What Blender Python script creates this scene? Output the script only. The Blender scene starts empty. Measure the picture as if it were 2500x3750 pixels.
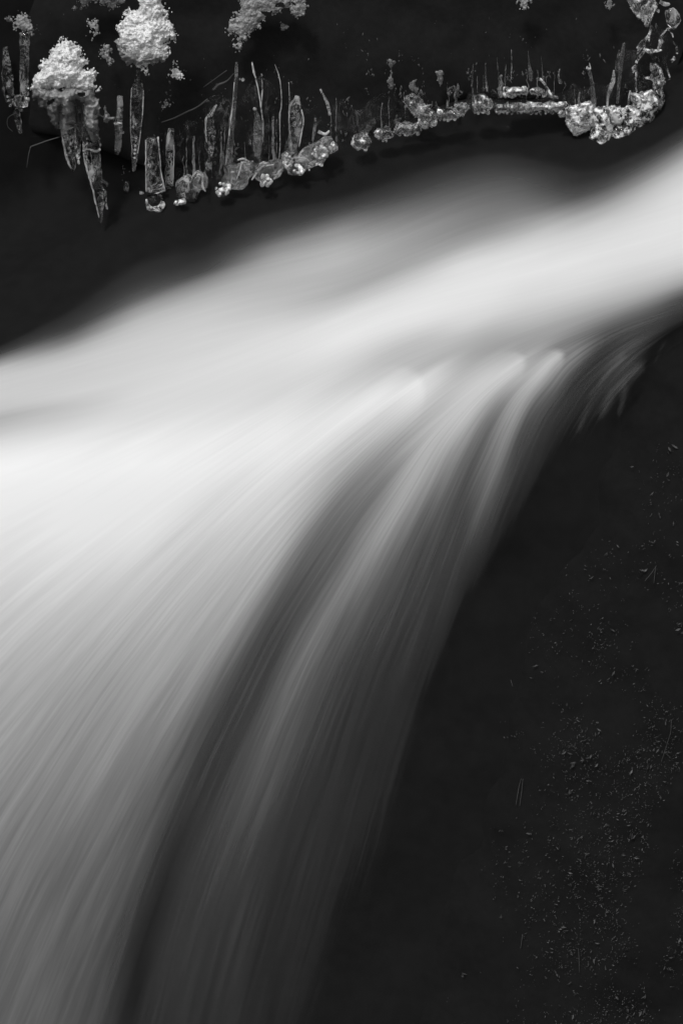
import bpy, math, random
import numpy as np
from mathutils import Vector, Matrix, noise

R = math.radians
random.seed(7)
rng = np.random.default_rng(7)
sc = bpy.context.scene
col = sc.collection

# ------------------------------------------------------------------ camera
PITCH = R(24)
DIST = 4.0
LENS, SW = 80.0, 24.0
cam_d = bpy.data.cameras.new("camera")
cam = bpy.data.objects.new("camera", cam_d)
col.objects.link(cam)
cam_d.sensor_fit = 'HORIZONTAL'
cam_d.sensor_width = SW
cam_d.lens = LENS
cam_d.clip_start = 0.05
cam_d.clip_end = 200
CAM = Vector((0, -DIST * math.cos(PITCH), DIST * math.sin(PITCH)))
cam.location = CAM
cam.rotation_euler = (R(90) - PITCH, 0, 0)
sc.camera = cam

# ------------------------------------------------------------------ world, sun, exposure
SUN_EL, SUN_AZ = R(52), R(200)        # azimuth measured clockwise from +Y
w = bpy.data.worlds.new("World")
sc.world = w
w.use_nodes = True
nt = w.node_tree
bg = nt.nodes['Background']
sky = nt.nodes.new('ShaderNodeTexSky')
sky.sky_type = 'NISHITA'
sky.sun_disc = False
sky.sun_elevation = SUN_EL
sky.sun_rotation = SUN_AZ
sky.dust_density = 4
bw = nt.nodes.new('ShaderNodeRGBToBW')   # the picture is black and white
nt.links.new(sky.outputs[0], bw.inputs[0])
nt.links.new(bw.outputs[0], bg.inputs[0])
bg.inputs[1].default_value = 0.145
sl = bpy.data.lights.new("sun", 'SUN')
sl.energy = 1.5
sl.angle = R(7)
sun = bpy.data.objects.new("sun", sl)
col.objects.link(sun)
sd = Vector((math.sin(SUN_AZ) * math.cos(SUN_EL), math.cos(SUN_AZ) * math.cos(SUN_EL), math.sin(SUN_EL)))
sun.rotation_euler = sd.to_track_quat('Z', 'Y').to_euler()
sun.location = sd * 10
sc.view_settings.view_transform = 'Standard'
sc.view_settings.look = 'None'
sc.view_settings.gamma = 1
sc.view_settings.exposure = -0.3
cy = sc.cycles
cy.max_bounces = 10
cy.transmission_bounces = 8
cy.glossy_bounces = 4
cy.diffuse_bounces = 3
cy.transparent_max_bounces = 16
cy.sample_clamp_indirect = 4
cy.caustics_reflective = True
cy.caustics_refractive = True
cy.use_denoising = True

# ------------------------------------------------------------------ helpers
W0, H0 = 2500.0, 3750.0
PX = DIST * SW / LENS / W0            # metres per photo pixel at the focus plane
cp, sp = math.cos(PITCH), math.sin(PITCH)


def P(x, y, Y=0.0):
    """point at photo coordinates x, y whose world depth is Y"""
    a = (x - W0 / 2) / W0 * SW / LENS
    b = -(y - H0 / 2) / W0 * SW / LENS
    d = (a, cp + b * sp, -sp + b * cp)
    t = (Y - CAM.y) / d[1]
    return Vector((CAM.x + d[0] * t, Y, CAM.z + d[2] * t))


def Pn(x, y, Y):
    a = (x - W0 / 2) / W0 * SW / LENS
    b = -(y - H0 / 2) / W0 * SW / LENS
    dy = cp + b * sp
    dz = -sp + b * cp
    t = (Y - CAM.y) / dy
    return np.stack([a * t, Y, CAM.z + dz * t], -1)


def tag(o, label=None, cat=None, group=None, kind=None):
    if label: o['label'] = label
    if cat: o['category'] = cat
    if group: o['group'] = group
    if kind: o['kind'] = kind
    return o


def link_mesh(name, verts, faces, mat, parent=None, smooth=True):
    me = bpy.data.meshes.new(name)
    me.from_pydata([tuple(v) for v in verts], [], faces)
    me.update()
    if smooth:
        me.polygons.foreach_set('use_smooth', [True] * len(me.polygons))
    me.materials.append(mat)
    o = bpy.data.objects.new(name, me)
    col.objects.link(o)
    if parent:
        o.parent = parent
        o.matrix_parent_inverse = Matrix.Translation(-parent.location)
    return o


def empty(name, loc):
    o = bpy.data.objects.new(name, None)
    o.empty_display_size = 0.02
    o.location = loc
    col.objects.link(o)
    return o


def grid_faces(nu, nv):
    i = np.arange(nu - 1)[:, None] * nv + np.arange(nv - 1)[None, :]
    f = np.stack([i, i + 1, i + nv + 1, i + nv], -1).reshape(-1, 4)
    return f.tolist()


def fbm(p, oct=4):
    return noise.fractal(Vector(p), 1.0, 2.0, oct)


def smooth(a, b, x):
    t = np.clip((x - a) / (b - a), 0, 1)
    return t * t * (3 - 2 * t)


# ------------------------------------------------------------------ materials
def new_mat(name):
    m = bpy.data.materials.new(name)
    m.use_nodes = True
    return m, m.node_tree, m.node_tree.nodes['Principled BSDF']


def grey(v):
    return (v, v, v, 1)


def rock_mat(name, lo, hi, rough=0.75, spec=0.12, scale=40, bump=0.4):
    m, t, b = new_mat(name)
    n = t.nodes.new('ShaderNodeTexNoise'); n.inputs['Scale'].default_value = scale
    n.inputs['Detail'].default_value = 6
    tc = t.nodes.new('ShaderNodeTexCoord')
    t.links.new(tc.outputs['Object'], n.inputs['Vector'])
    r = t.nodes.new('ShaderNodeValToRGB')
    r.color_ramp.elements[0].color = grey(lo); r.color_ramp.elements[1].color = grey(hi)
    r.color_ramp.elements[0].position = .35; r.color_ramp.elements[1].position = .7
    t.links.new(n.outputs[0], r.inputs[0]); t.links.new(r.outputs[0], b.inputs['Base Color'])
    b.inputs['Roughness'].default_value = rough
    b.inputs['Specular IOR Level'].default_value = spec
    bp = t.nodes.new('ShaderNodeBump'); bp.inputs['Strength'].default_value = bump
    bp.inputs['Distance'].default_value = 0.004
    t.links.new(n.outputs[0], bp.inputs['Height']); t.links.new(bp.outputs[0], b.inputs['Normal'])
    return m


M_bed = rock_mat('wet_black_rock', .0112, .0132, spec=.01, bump=.12)
M_bank = rock_mat('dark_bank_soil', .0128, .0158, scale=90, spec=.02, bump=.2)
M_boulder = rock_mat('dark_mossy_rock', .0108, .0126, scale=70, spec=.01, bump=.15)


def ice_mat(name, rough=0.04, scale=120, bump=0.6, milk=0.0, milk_scale=60, dist=.002, lo=.5, hi=.62, white=.75, vein=.05, stretch=1.0, trans=1.0):
    m, t, b = new_mat(name)
    b.inputs['Base Color'].default_value = grey(.97)
    b.inputs['Transmission Weight'].default_value = trans
    b.inputs['IOR'].default_value = 1.31
    b.inputs['Roughness'].default_value = rough
    tc = t.nodes.new('ShaderNodeTexCoord')
    n = t.nodes.new('ShaderNodeTexNoise'); n.inputs['Scale'].default_value = scale
    n.inputs['Detail'].default_value = 3
    t.links.new(tc.outputs['Object'], n.inputs['Vector'])
    bp = t.nodes.new('ShaderNodeBump'); bp.inputs['Strength'].default_value = bump
    bp.inputs['Distance'].default_value = dist
    t.links.new(n.outputs[0], bp.inputs['Height']); t.links.new(bp.outputs[0], b.inputs['Normal'])
    if milk > 0:            # curling white veins painted in as glints, with patches of frost
        mp = t.nodes.new('ShaderNodeMapping'); mp.inputs['Scale'].default_value = (1, 1, stretch)
        t.links.new(tc.outputs['Object'], mp.inputs[0])
        n2 = t.nodes.new('ShaderNodeTexNoise'); n2.inputs['Scale'].default_value = milk_scale
        n2.inputs['Detail'].default_value = 2; n2.inputs['Distortion'].default_value = 1.2
        t.links.new(mp.outputs[0], n2.inputs['Vector'])
        n4 = t.nodes.new('ShaderNodeTexNoise'); n4.inputs['Scale'].default_value = milk_scale * .45
        n4.inputs['Detail'].default_value = 3
        t.links.new(mp.outputs[0], n4.inputs['Vector'])

        def M(op, a, b_, cl=False):
            q = t.nodes.new('ShaderNodeMath'); q.operation = op; q.use_clamp = cl
            for k_, v_ in enumerate((a, b_)):
                if isinstance(v_, (int, float)): q.inputs[k_].default_value = v_
                elif v_ is not None: t.links.new(v_, q.inputs[k_])
            return q.outputs[0]
        ridge = M('SUBTRACT', 1.0, M('DIVIDE', M('ABSOLUTE', M('SUBTRACT', n2.outputs[0], .5), None), vein), True)
        r = t.nodes.new('ShaderNodeMapRange')
        r.inputs['From Min'].default_value = lo; r.inputs['From Max'].default_value = hi
        t.links.new(n4.outputs[0], r.inputs['Value'])
        patch = r.outputs[0]
        r2 = t.nodes.new('ShaderNodeMapRange')
        r2.inputs['From Min'].default_value = hi; r2.inputs['From Max'].default_value = hi + .07
        t.links.new(n4.outputs[0], r2.inputs['Value'])
        mask = M('MULTIPLY', M('MAXIMUM', M('MULTIPLY', ridge, patch), r2.outputs[0]), milk, True)
        d = t.nodes.new('ShaderNodeBsdfDiffuse'); d.inputs[0].default_value = grey(white)
        mx = t.nodes.new('ShaderNodeMixShader')
        out = t.nodes['Material Output']
        t.links.new(mask, mx.inputs[0]); t.links.new(b.outputs[0], mx.inputs[1])
        t.links.new(d.outputs[0], mx.inputs[2]); t.links.new(mx.outputs[0], out.inputs[0])
    return m


M_ice = ice_mat('clear_ice', .05, 110, .7, milk=.62, milk_scale=85, lo=.42, hi=.60, white=.5, vein=.05, stretch=.45)
M_bead = ice_mat('beaded_ice', .05, 170, .8, milk=.9, milk_scale=200, lo=.44, hi=.60, white=.9, vein=.06)
M_glit = ice_mat('glittering_ice', .05, 170, .9, milk=1.0, milk_scale=200, lo=.34, hi=.53, white=.95, vein=.08)  # near-white veins and patches: sparkle painted into the ice
M_pale = ice_mat('cloudy_ice', .12, 90, .4, milk=.45, milk_scale=110, lo=.45, hi=.64, white=.5, vein=.06, stretch=.6, trans=.98)
M_smooth = ice_mat('smooth_cloudy_ice', .14, 45, .6, milk=.6, milk_scale=75, lo=.42, hi=.60, white=.5, vein=.07, trans=.975)
M_rim = ice_mat('frosted_ice', .1, 200, .8, milk=.8, milk_scale=120, lo=.28, hi=.53, white=.6, vein=.16, stretch=.5)
M_glaze = ice_mat('thin_glaze_ice', .06, 90, .5, milk=.35, milk_scale=60, lo=.47, hi=.70, white=.2, vein=.035, stretch=.4, trans=1.0)
_t = M_glaze.node_tree; _b = _t.nodes['Principled BSDF']; _n = _t.nodes.new('ShaderNodeTexNoise'); _n.inputs['Scale'].default_value = 28
_r = _t.nodes.new('ShaderNodeMapRange'); _r.inputs['From Min'].default_value = .42; _r.inputs['From Max'].default_value = .68; _r.inputs['To Min'].default_value = .04; _r.inputs['To Max'].default_value = .55
_c = _t.nodes.new('ShaderNodeTexCoord'); _t.links.new(_c.outputs['Object'], _n.inputs['Vector']); _t.links.new(_n.outputs[0], _r.inputs['Value']); _t.links.new(_r.outputs[0], _b.inputs['Alpha'])


def snow_mat(name, v, mixt=0.0):
    m, t, b = new_mat(name)
    n = t.nodes.new('ShaderNodeTexNoise'); n.inputs['Scale'].default_value = 190
    n.inputs['Detail'].default_value = 5; n.inputs['Roughness'].default_value = .7
    tc = t.nodes.new('ShaderNodeTexCoord'); t.links.new(tc.outputs['Object'], n.inputs['Vector'])
    r = t.nodes.new('ShaderNodeValToRGB')
    r.color_ramp.elements[0].color = grey(v * .42); r.color_ramp.elements[1].color = grey(v)
    r.color_ramp.elements[0].position = .36; r.color_ramp.elements[1].position = .54
    t.links.new(n.outputs[0], r.inputs[0]); t.links.new(r.outputs[0], b.inputs['Base Color'])
    b.inputs['Roughness'].default_value = .3
    b.inputs['Specular IOR Level'].default_value = .5
    b.inputs['Subsurface Weight'].default_value = .6
    b.inputs['Subsurface Radius'].default_value = (1, 1, 1)
    b.inputs['Subsurface Scale'].default_value = .0025
    n3 = t.nodes.new('ShaderNodeTexNoise'); n3.inputs['Scale'].default_value = 420
    n3.inputs['Detail'].default_value = 3
    t.links.new(tc.outputs['Object'], n3.inputs['Vector'])
    bp = t.nodes.new('ShaderNodeBump'); bp.inputs['Strength'].default_value = .9
    bp.inputs['Distance'].default_value = .002
    t.links.new(n3.outputs[0], bp.inputs['Height']); t.links.new(bp.outputs[0], b.inputs['Normal'])
    return m


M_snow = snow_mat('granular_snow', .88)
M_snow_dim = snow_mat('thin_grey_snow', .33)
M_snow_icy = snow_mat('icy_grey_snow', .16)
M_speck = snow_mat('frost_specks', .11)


def flat_mat(name, v, rough=.5, spec=.3, k0=.6, k1=1.2):
    m, t, b = new_mat(name)
    n = t.nodes.new('ShaderNodeTexNoise'); n.inputs['Scale'].default_value = 60
    r = t.nodes.new('ShaderNodeValToRGB')
    r.color_ramp.elements[0].color = grey(v * k0); r.color_ramp.elements[1].color = grey(v * k1)
    r.color_ramp.elements[0].position = .35; r.color_ramp.elements[1].position = .7
    t.links.new(n.outputs[0], r.inputs[0]); t.links.new(r.outputs[0], b.inputs['Base Color'])
    b.inputs['Roughness'].default_value = rough; b.inputs['Specular IOR Level'].default_value = spec
    return m


M_moss_tip = flat_mat('moss_tip_glints', .065, .5, .2, .25, 1.9)  # the glint of wet leaves is put into this pale colour
M_straw = flat_mat('dry_straw', .075)
M_twig = flat_mat('twig_bark', .05)
M_leaf = flat_mat('pale_leaf', .06)

# ------------------------------------------------------------------ water: flow lines in the plane of the picture
LIP = ([-400, 0, 1000, 1500, 2000, 2500, 2900], [1660, 1600, 1480, 1370, 1290, 1150, 1060])


def lip_y(x):
    return np.interp(x, *LIP)


def water_depth(x, y):
    """world Y of the stream surface: recedes behind the lip, hangs and leans outward below it"""
    s = lip_y(x) - y
    k = 110.0
    up = k * np.log1p(np.exp(np.clip(s / k, -30, 30)))
    dn = k * np.log1p(np.exp(np.clip(-s / k, -30, 30)))
    return 0.00058 * up - 0.00010 * dn


T = [
    [(2800, 230), (2500, 400), (2250, 520), (2000, 500), (1700, 470), (1250, 620), (750, 770), (250, 1040), (0, 1190), (-300, 1340)],
    [(2800, 330), (2500, 540), (2250, 680), (2000, 780), (1700, 870), (1250, 1050), (750, 1180), (250, 1330), (0, 1400), (-300, 1480)],
    [(2800, 620), (2500, 750), (2000, 900), (1500, 1060), (1000, 1250), (500, 1420), (0, 1530), (-300, 1600)],
    [(2800, 830), (2500, 940), (2000, 1080), (1500, 1200), (1000, 1420), (500, 1660), (0, 1920), (-300, 2080)],
    [(2800, 900), (2500, 1000), (2000, 1140), (1500, 1300), (1200, 1480), (900, 1680), (500, 1990), (200, 2260), (0, 2460), (-300, 2800)],
    [(2800, 950), (2500, 1030), (2000, 1180), (1650, 1330), (1300, 1580), (1000, 1840), (700, 2170), (400, 2560), (150, 2960), (0, 3230), (-200, 3650)],
    [(2800, 970), (2500, 1050), (2100, 1190), (1800, 1330), (1500, 1560), (1250, 1820), (1060, 2080), (850, 2440), (650, 2830), (450, 3270), (250, 3780), (110, 4150)],
    [(2800, 990), (2500, 1065), (2100, 1205), (1850, 1345), (1600, 1550), (1350, 1800), (1196, 2000), (1042, 2240), (913, 2480), (727, 2870), (565, 3270), (420, 3720), (300, 4150)],
    [(2800, 1010), (2500, 1085), (2150, 1210), (1950, 1300), (1763, 1435), (1610, 1600), (1508, 1760), (1386, 1960), (1304, 2110), (1147, 2400), (1018, 2690), (873, 3060), (750, 3420), (640, 3850), (570, 4200)],
    [(2800, 1040), (2500, 1120), (2250, 1200), (2072, 1300), (1986, 1390), (1919, 1470), (1868, 1565), (1817, 1690), (1750, 1850), (1690, 2020), (1600, 2280), (1500, 2560), (1400, 2900), (1300, 3260), (1150, 3750), (1050, 4150)],
    [(2800, 1120), (2550, 1180), (2400, 1280), (2300, 1370), (2200, 1490), (2100, 1660), (2000, 1880), (1900, 2140), (1750, 2550), (1620, 2950), (1480, 3400), (1350, 3800), (1250, 4200)],
    [(2800, 1230), (2600, 1300), (2450, 1430), (2350, 1560), (2250, 1730), (2150, 1950), (2020, 2300), (1900, 2650), (1780, 3050), (1650, 3450), (1520, 3850), (1420, 4200)],
]
# how bright the veil of foam reads down each column of the fall (0..255): foam, light and shade together, put into the veil's whiteness below
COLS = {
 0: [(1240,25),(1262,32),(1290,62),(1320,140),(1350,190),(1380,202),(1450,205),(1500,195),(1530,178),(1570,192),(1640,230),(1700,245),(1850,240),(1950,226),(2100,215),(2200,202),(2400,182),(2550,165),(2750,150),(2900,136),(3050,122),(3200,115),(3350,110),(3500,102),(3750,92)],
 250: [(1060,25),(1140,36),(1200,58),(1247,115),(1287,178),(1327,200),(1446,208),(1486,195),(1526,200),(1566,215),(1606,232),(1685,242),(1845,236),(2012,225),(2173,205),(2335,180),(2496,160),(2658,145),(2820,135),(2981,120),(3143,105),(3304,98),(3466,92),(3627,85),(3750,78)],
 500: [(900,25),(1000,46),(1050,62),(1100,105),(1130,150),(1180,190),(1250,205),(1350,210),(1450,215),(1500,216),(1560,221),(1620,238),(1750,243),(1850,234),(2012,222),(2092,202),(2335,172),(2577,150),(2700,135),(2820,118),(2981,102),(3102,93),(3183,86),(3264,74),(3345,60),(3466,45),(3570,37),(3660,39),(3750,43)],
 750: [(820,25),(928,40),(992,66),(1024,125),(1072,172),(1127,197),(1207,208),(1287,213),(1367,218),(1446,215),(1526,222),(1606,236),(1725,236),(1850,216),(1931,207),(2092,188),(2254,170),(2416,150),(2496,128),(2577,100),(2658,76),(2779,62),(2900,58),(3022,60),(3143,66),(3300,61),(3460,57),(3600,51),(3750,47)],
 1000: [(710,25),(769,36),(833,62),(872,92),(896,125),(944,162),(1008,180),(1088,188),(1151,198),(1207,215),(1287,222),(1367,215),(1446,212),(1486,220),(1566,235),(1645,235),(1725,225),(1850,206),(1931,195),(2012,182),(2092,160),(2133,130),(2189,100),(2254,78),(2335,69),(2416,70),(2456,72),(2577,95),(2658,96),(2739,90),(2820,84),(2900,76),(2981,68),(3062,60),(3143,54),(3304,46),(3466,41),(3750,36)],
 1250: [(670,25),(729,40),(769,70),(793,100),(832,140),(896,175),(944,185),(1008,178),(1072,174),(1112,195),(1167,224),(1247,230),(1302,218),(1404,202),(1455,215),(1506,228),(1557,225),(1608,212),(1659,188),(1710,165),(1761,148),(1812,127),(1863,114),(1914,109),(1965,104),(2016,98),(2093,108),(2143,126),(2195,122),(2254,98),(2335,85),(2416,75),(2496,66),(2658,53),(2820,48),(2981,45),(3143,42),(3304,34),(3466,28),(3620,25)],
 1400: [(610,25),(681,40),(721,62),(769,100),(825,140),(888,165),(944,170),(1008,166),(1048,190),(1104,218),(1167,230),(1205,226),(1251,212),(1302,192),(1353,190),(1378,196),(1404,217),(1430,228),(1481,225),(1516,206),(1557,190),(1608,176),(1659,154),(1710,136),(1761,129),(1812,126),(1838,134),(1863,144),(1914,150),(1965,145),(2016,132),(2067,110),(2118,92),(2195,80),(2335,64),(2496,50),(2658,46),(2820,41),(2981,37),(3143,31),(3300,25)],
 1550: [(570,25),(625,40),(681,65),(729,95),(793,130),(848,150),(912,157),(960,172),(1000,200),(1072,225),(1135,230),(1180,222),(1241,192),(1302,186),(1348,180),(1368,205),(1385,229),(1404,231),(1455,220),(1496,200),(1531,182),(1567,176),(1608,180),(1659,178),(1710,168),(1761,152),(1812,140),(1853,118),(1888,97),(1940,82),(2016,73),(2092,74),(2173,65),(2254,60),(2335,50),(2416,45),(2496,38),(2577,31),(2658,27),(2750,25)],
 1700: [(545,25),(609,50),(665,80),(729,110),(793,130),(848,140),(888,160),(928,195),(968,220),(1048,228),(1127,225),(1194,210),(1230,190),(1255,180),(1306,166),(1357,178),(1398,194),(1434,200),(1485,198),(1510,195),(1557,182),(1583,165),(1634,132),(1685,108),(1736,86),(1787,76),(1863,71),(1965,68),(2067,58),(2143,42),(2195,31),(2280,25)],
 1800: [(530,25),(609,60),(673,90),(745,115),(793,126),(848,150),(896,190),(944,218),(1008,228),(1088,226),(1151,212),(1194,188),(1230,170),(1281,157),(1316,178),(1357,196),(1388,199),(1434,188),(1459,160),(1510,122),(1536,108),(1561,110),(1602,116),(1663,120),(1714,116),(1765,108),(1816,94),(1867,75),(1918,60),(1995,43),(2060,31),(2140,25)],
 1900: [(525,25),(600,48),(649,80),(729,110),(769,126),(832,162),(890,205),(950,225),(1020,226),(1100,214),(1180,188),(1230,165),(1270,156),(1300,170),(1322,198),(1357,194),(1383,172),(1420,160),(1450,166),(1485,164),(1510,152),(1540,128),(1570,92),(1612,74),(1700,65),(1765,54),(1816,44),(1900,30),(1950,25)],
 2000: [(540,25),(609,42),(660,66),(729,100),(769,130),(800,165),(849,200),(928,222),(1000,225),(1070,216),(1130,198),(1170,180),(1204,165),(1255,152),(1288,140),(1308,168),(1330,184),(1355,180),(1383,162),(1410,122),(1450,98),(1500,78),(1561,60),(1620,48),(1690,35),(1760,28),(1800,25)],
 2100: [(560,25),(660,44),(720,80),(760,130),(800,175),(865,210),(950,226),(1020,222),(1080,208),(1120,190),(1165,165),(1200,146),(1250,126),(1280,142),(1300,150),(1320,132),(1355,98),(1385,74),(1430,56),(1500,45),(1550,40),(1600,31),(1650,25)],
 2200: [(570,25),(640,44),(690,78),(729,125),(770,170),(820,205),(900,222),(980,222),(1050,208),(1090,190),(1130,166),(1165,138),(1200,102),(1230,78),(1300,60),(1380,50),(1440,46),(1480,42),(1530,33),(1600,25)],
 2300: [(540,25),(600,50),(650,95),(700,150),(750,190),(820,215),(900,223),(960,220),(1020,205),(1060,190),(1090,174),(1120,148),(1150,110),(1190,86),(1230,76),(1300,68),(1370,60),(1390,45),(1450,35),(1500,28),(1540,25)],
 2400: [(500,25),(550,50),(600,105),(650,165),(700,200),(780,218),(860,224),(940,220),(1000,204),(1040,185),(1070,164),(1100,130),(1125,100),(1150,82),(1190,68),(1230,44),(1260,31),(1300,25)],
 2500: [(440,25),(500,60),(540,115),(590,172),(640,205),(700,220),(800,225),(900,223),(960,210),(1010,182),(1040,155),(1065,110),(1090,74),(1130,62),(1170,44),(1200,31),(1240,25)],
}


def s2l(v):
    v = np.asarray(v, float) / 255
    return np.where(v < .04045, v / 12.92, ((v + .055) / 1.055) ** 2.4)


def l2s(v):
    v = np.clip(v, 0, 1)
    return 255 * np.where(v < .0031308, v * 12.92, 1.055 * v ** (1 / 2.4) - .055)


def catmull(pts, n):
    p = np.array(pts, float)
    p = np.vstack([2 * p[0] - p[1], p, 2 * p[-1] - p[-2]])
    out = []
    for i in range(1, len(p) - 2):
        t = np.linspace(0, 1, 24, endpoint=False)[:, None]
        a, b, c, d = p[i - 1], p[i], p[i + 1], p[i + 2]
        out.append(.5 * (2 * b + (c - a) * t + (2 * a - 5 * b + 4 * c - d) * t ** 2 + (3 * b - a - 3 * c + d) * t ** 3))
    out.append(p[-2][None])
    q = np.vstack(out)
    s = np.r_[0, np.cumsum(np.hypot(*np.diff(q, axis=0).T))]
    k = np.linspace(0, s[-1], n)
    return np.stack([np.interp(k, s, q[:, 0]), np.interp(k, s, q[:, 1])], -1), s[-1]


NT = 240
LN = np.array([catmull(t, NT)[0] for t in T])              # lines x NT x 2
KN = len(T)
# parameter across: more samples where lines lie far apart
wgt = np.array([1.6, 1.2, 1.0, 1.0, .9, .7, .35, .7, 1.1, 1.0, .8])
uk = np.r_[0, np.cumsum(wgt)]
NU = 330
us = np.linspace(0, uk[-1], NU)


def across(A, u):
    """monotone-ish cubic (pchip) interpolation of A[k] over the knots uk"""
    h = np.diff(uk)
    sh = (-1,) + (1,) * (A.ndim - 1)
    d = np.diff(A, axis=0) / h.reshape(sh)
    m = np.zeros_like(A)
    m[0], m[-1] = d[0], d[-1]
    for k in range(1, len(uk) - 1):
        a, b = d[k - 1], d[k]
        with np.errstate(divide='ignore', invalid='ignore'):
            hm = (h[k - 1] + h[k]) * a * b / (h[k] * a + h[k - 1] * b)
        m[k] = np.where(a * b > 0, np.nan_to_num(hm), 0)
    idx = np.clip(np.searchsorted(uk, u, side='right') - 1, 0, len(uk) - 2)
    t = ((u - uk[idx]) / h[idx]).reshape(sh)
    hh = h[idx].reshape(sh)
    return ((2 * t ** 3 - 3 * t ** 2 + 1) * A[idx] + (t ** 3 - 2 * t ** 2 + t) * hh * m[idx]
            + (-2 * t ** 3 + 3 * t ** 2) * A[idx + 1] + (t ** 3 - t ** 2) * hh * m[idx + 1])


WG = across(LN, us)                                         # NU x NT x 2 picture coordinates
cx = np.array(sorted(COLS), float)
prof = {x: np.array(COLS[int(x)], float) for x in cx}
val = np.zeros((NU, NT))
for i in range(NU):
    xs, ys = WG[i, :, 0], WG[i, :, 1]
    o = np.argsort(xs)
    yc = np.interp(cx, xs[o], ys[o])
    inside = (cx >= xs.min()) & (cx <= xs.max())
    v = np.array([np.interp(yc[k], prof[cx[k]][:, 0], prof[cx[k]][:, 1]) for k in range(len(cx))])
    # past the ends of the line take the column at the line's own end
    cxx, vv = cx[inside], v[inside]
    if xs.min() > cx[0]:
        xe, ye = xs[o][0], ys[o][0]
        k = np.clip(np.searchsorted(cx, xe), 1, len(cx) - 1)
        f = (xe - cx[k - 1]) / (cx[k] - cx[k - 1])
        ve = (1 - f) * np.interp(ye, *prof[cx[k - 1]].T) + f * np.interp(ye, *prof[cx[k]].T)
        cxx = np.r_[xe, cxx]; vv = np.r_[ve, vv]
    val[i] = np.interp(xs, cxx, vv)
# soften the kinks where a line crosses a column
ker = np.exp(-np.linspace(-2, 2, 17) ** 2); ker /= ker.sum()
pad = np.pad(val, ((0, 0), (8, 8)), mode='edge')
val = sum(ker[j] * pad[:, j:j + NT] for j in range(17))
ker = np.exp(-np.linspace(-2, 2, 5) ** 2); ker /= ker.sum()
pad = np.pad(val, ((2, 2), (0, 0)), mode='edge')
val = sum(ker[j] * pad[j:j + NU] for j in range(5))

# the stream goes on past both sides of the view
EXT = 34
d0 = WG[:, :1] - WG[:, 3:4]; d0 /= np.linalg.norm(d0, axis=-1, keepdims=True)
d1 = WG[:, -1:] - WG[:, -4:-3]; d1 /= np.linalg.norm(d1, axis=-1, keepdims=True)
kk = np.arange(EXT, 0, -1)[None, :, None] * 26.0
WG = np.concatenate([WG[:, :1] + d0 * kk, WG, WG[:, -1:] + d1 * kk[:, ::-1]], 1)
val = np.pad(val, ((0, 0), (EXT, EXT)), mode='edge')
NT += 2 * EXT

ROCK_L = .0095


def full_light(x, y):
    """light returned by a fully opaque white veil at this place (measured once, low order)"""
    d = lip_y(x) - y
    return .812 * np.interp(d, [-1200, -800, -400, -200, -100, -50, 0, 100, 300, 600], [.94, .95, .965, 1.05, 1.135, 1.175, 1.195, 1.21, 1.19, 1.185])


X, Y_ = WG[..., 0], WG[..., 1]
# rounded heads where the sheet breaks over hidden stones and turns to foam
for hx, hy, wdt, amp_, tail in ((1545, 1374, 95, 8, 260), (1922, 1300, 46, 14, 150), (2066, 1286, 34, 28, 150)):
    dx_, dy_ = -.80, .60
    a_l = (X - hx) * dx_ + (Y_ - hy) * dy_
    c_l = -(X - hx) * dy_ + (Y_ - hy) * dx_
    on = smooth(-5, 26, a_l - c_l ** 2 / (1.6 * wdt))
    g_ = np.exp(-(c_l / wdt) ** 2)
    val = val + amp_ * g_ * (on * np.exp(-np.maximum(a_l, 0) / tail) - .75 * (1 - on) * np.exp(np.minimum(a_l, 0) / 55))
# ragged wisps where the last of the film runs off over the boulder
for pts_, w_, am in (([(2363, 1316), (2297, 1377), (2241, 1434), (2210, 1500), (2188, 1550)], 20, 26), ([(2292, 1398), (2276, 1485), (2256, 1541)], 11, 17),
                     ([(2440, 1235), (2409, 1301), (2384, 1357)], 8, 9), ([(2300, 1290), (2230, 1360), (2160, 1470)], 14, 16), ([(2180, 1420), (2140, 1520), (2110, 1600)], 10, 12)):
    dd = np.full(X.shape, 1e9); tt_ = np.zeros(X.shape); L_ = 0
    tot = sum(math.dist(pts_[k], pts_[k + 1]) for k in range(len(pts_) - 1))
    for k in range(len(pts_) - 1):
        (x1, y1), (x2, y2) = pts_[k], pts_[k + 1]
        sl_ = math.dist(pts_[k], pts_[k + 1])
        q = np.clip(((X - x1) * (x2 - x1) + (Y_ - y1) * (y2 - y1)) / sl_ ** 2, 0, 1)
        dk = np.hypot(X - x1 - q * (x2 - x1), Y_ - y1 - q * (y2 - y1))
        tt_ = np.where(dk < dd, (L_ + q * sl_) / tot, tt_); dd = np.minimum(dd, dk); L_ += sl_
    val = val + am * np.exp(-(dd / (w_ * (1.15 - .5 * tt_))) ** 2) * smooth(0, .15, tt_) * smooth(1.0, .75, tt_)
val = np.clip(val, 25, 247)
veil_tone = np.clip((s2l(val) - ROCK_L) / (full_light(X, Y_) - ROCK_L), 0, 1)
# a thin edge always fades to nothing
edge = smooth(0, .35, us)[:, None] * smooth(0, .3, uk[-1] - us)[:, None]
veil_tone = veil_tone * edge
DW = water_depth(X, Y_)
# gentle folds of the flowing surface, lying along the flow
verts = Pn(X, Y_, DW).reshape(-1, 3)
M_water, t, b = new_mat('silky_white_water')
b.inputs['Base Color'].default_value = grey(.9)
b.inputs['Roughness'].default_value = .6
b.inputs['Specular IOR Level'].default_value = .02
at = t.nodes.new('ShaderNodeAttribute'); at.attribute_name = 'veil'
uvn = t.nodes.new('ShaderNodeUVMap'); uvn.uv_map = 'flow'


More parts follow.
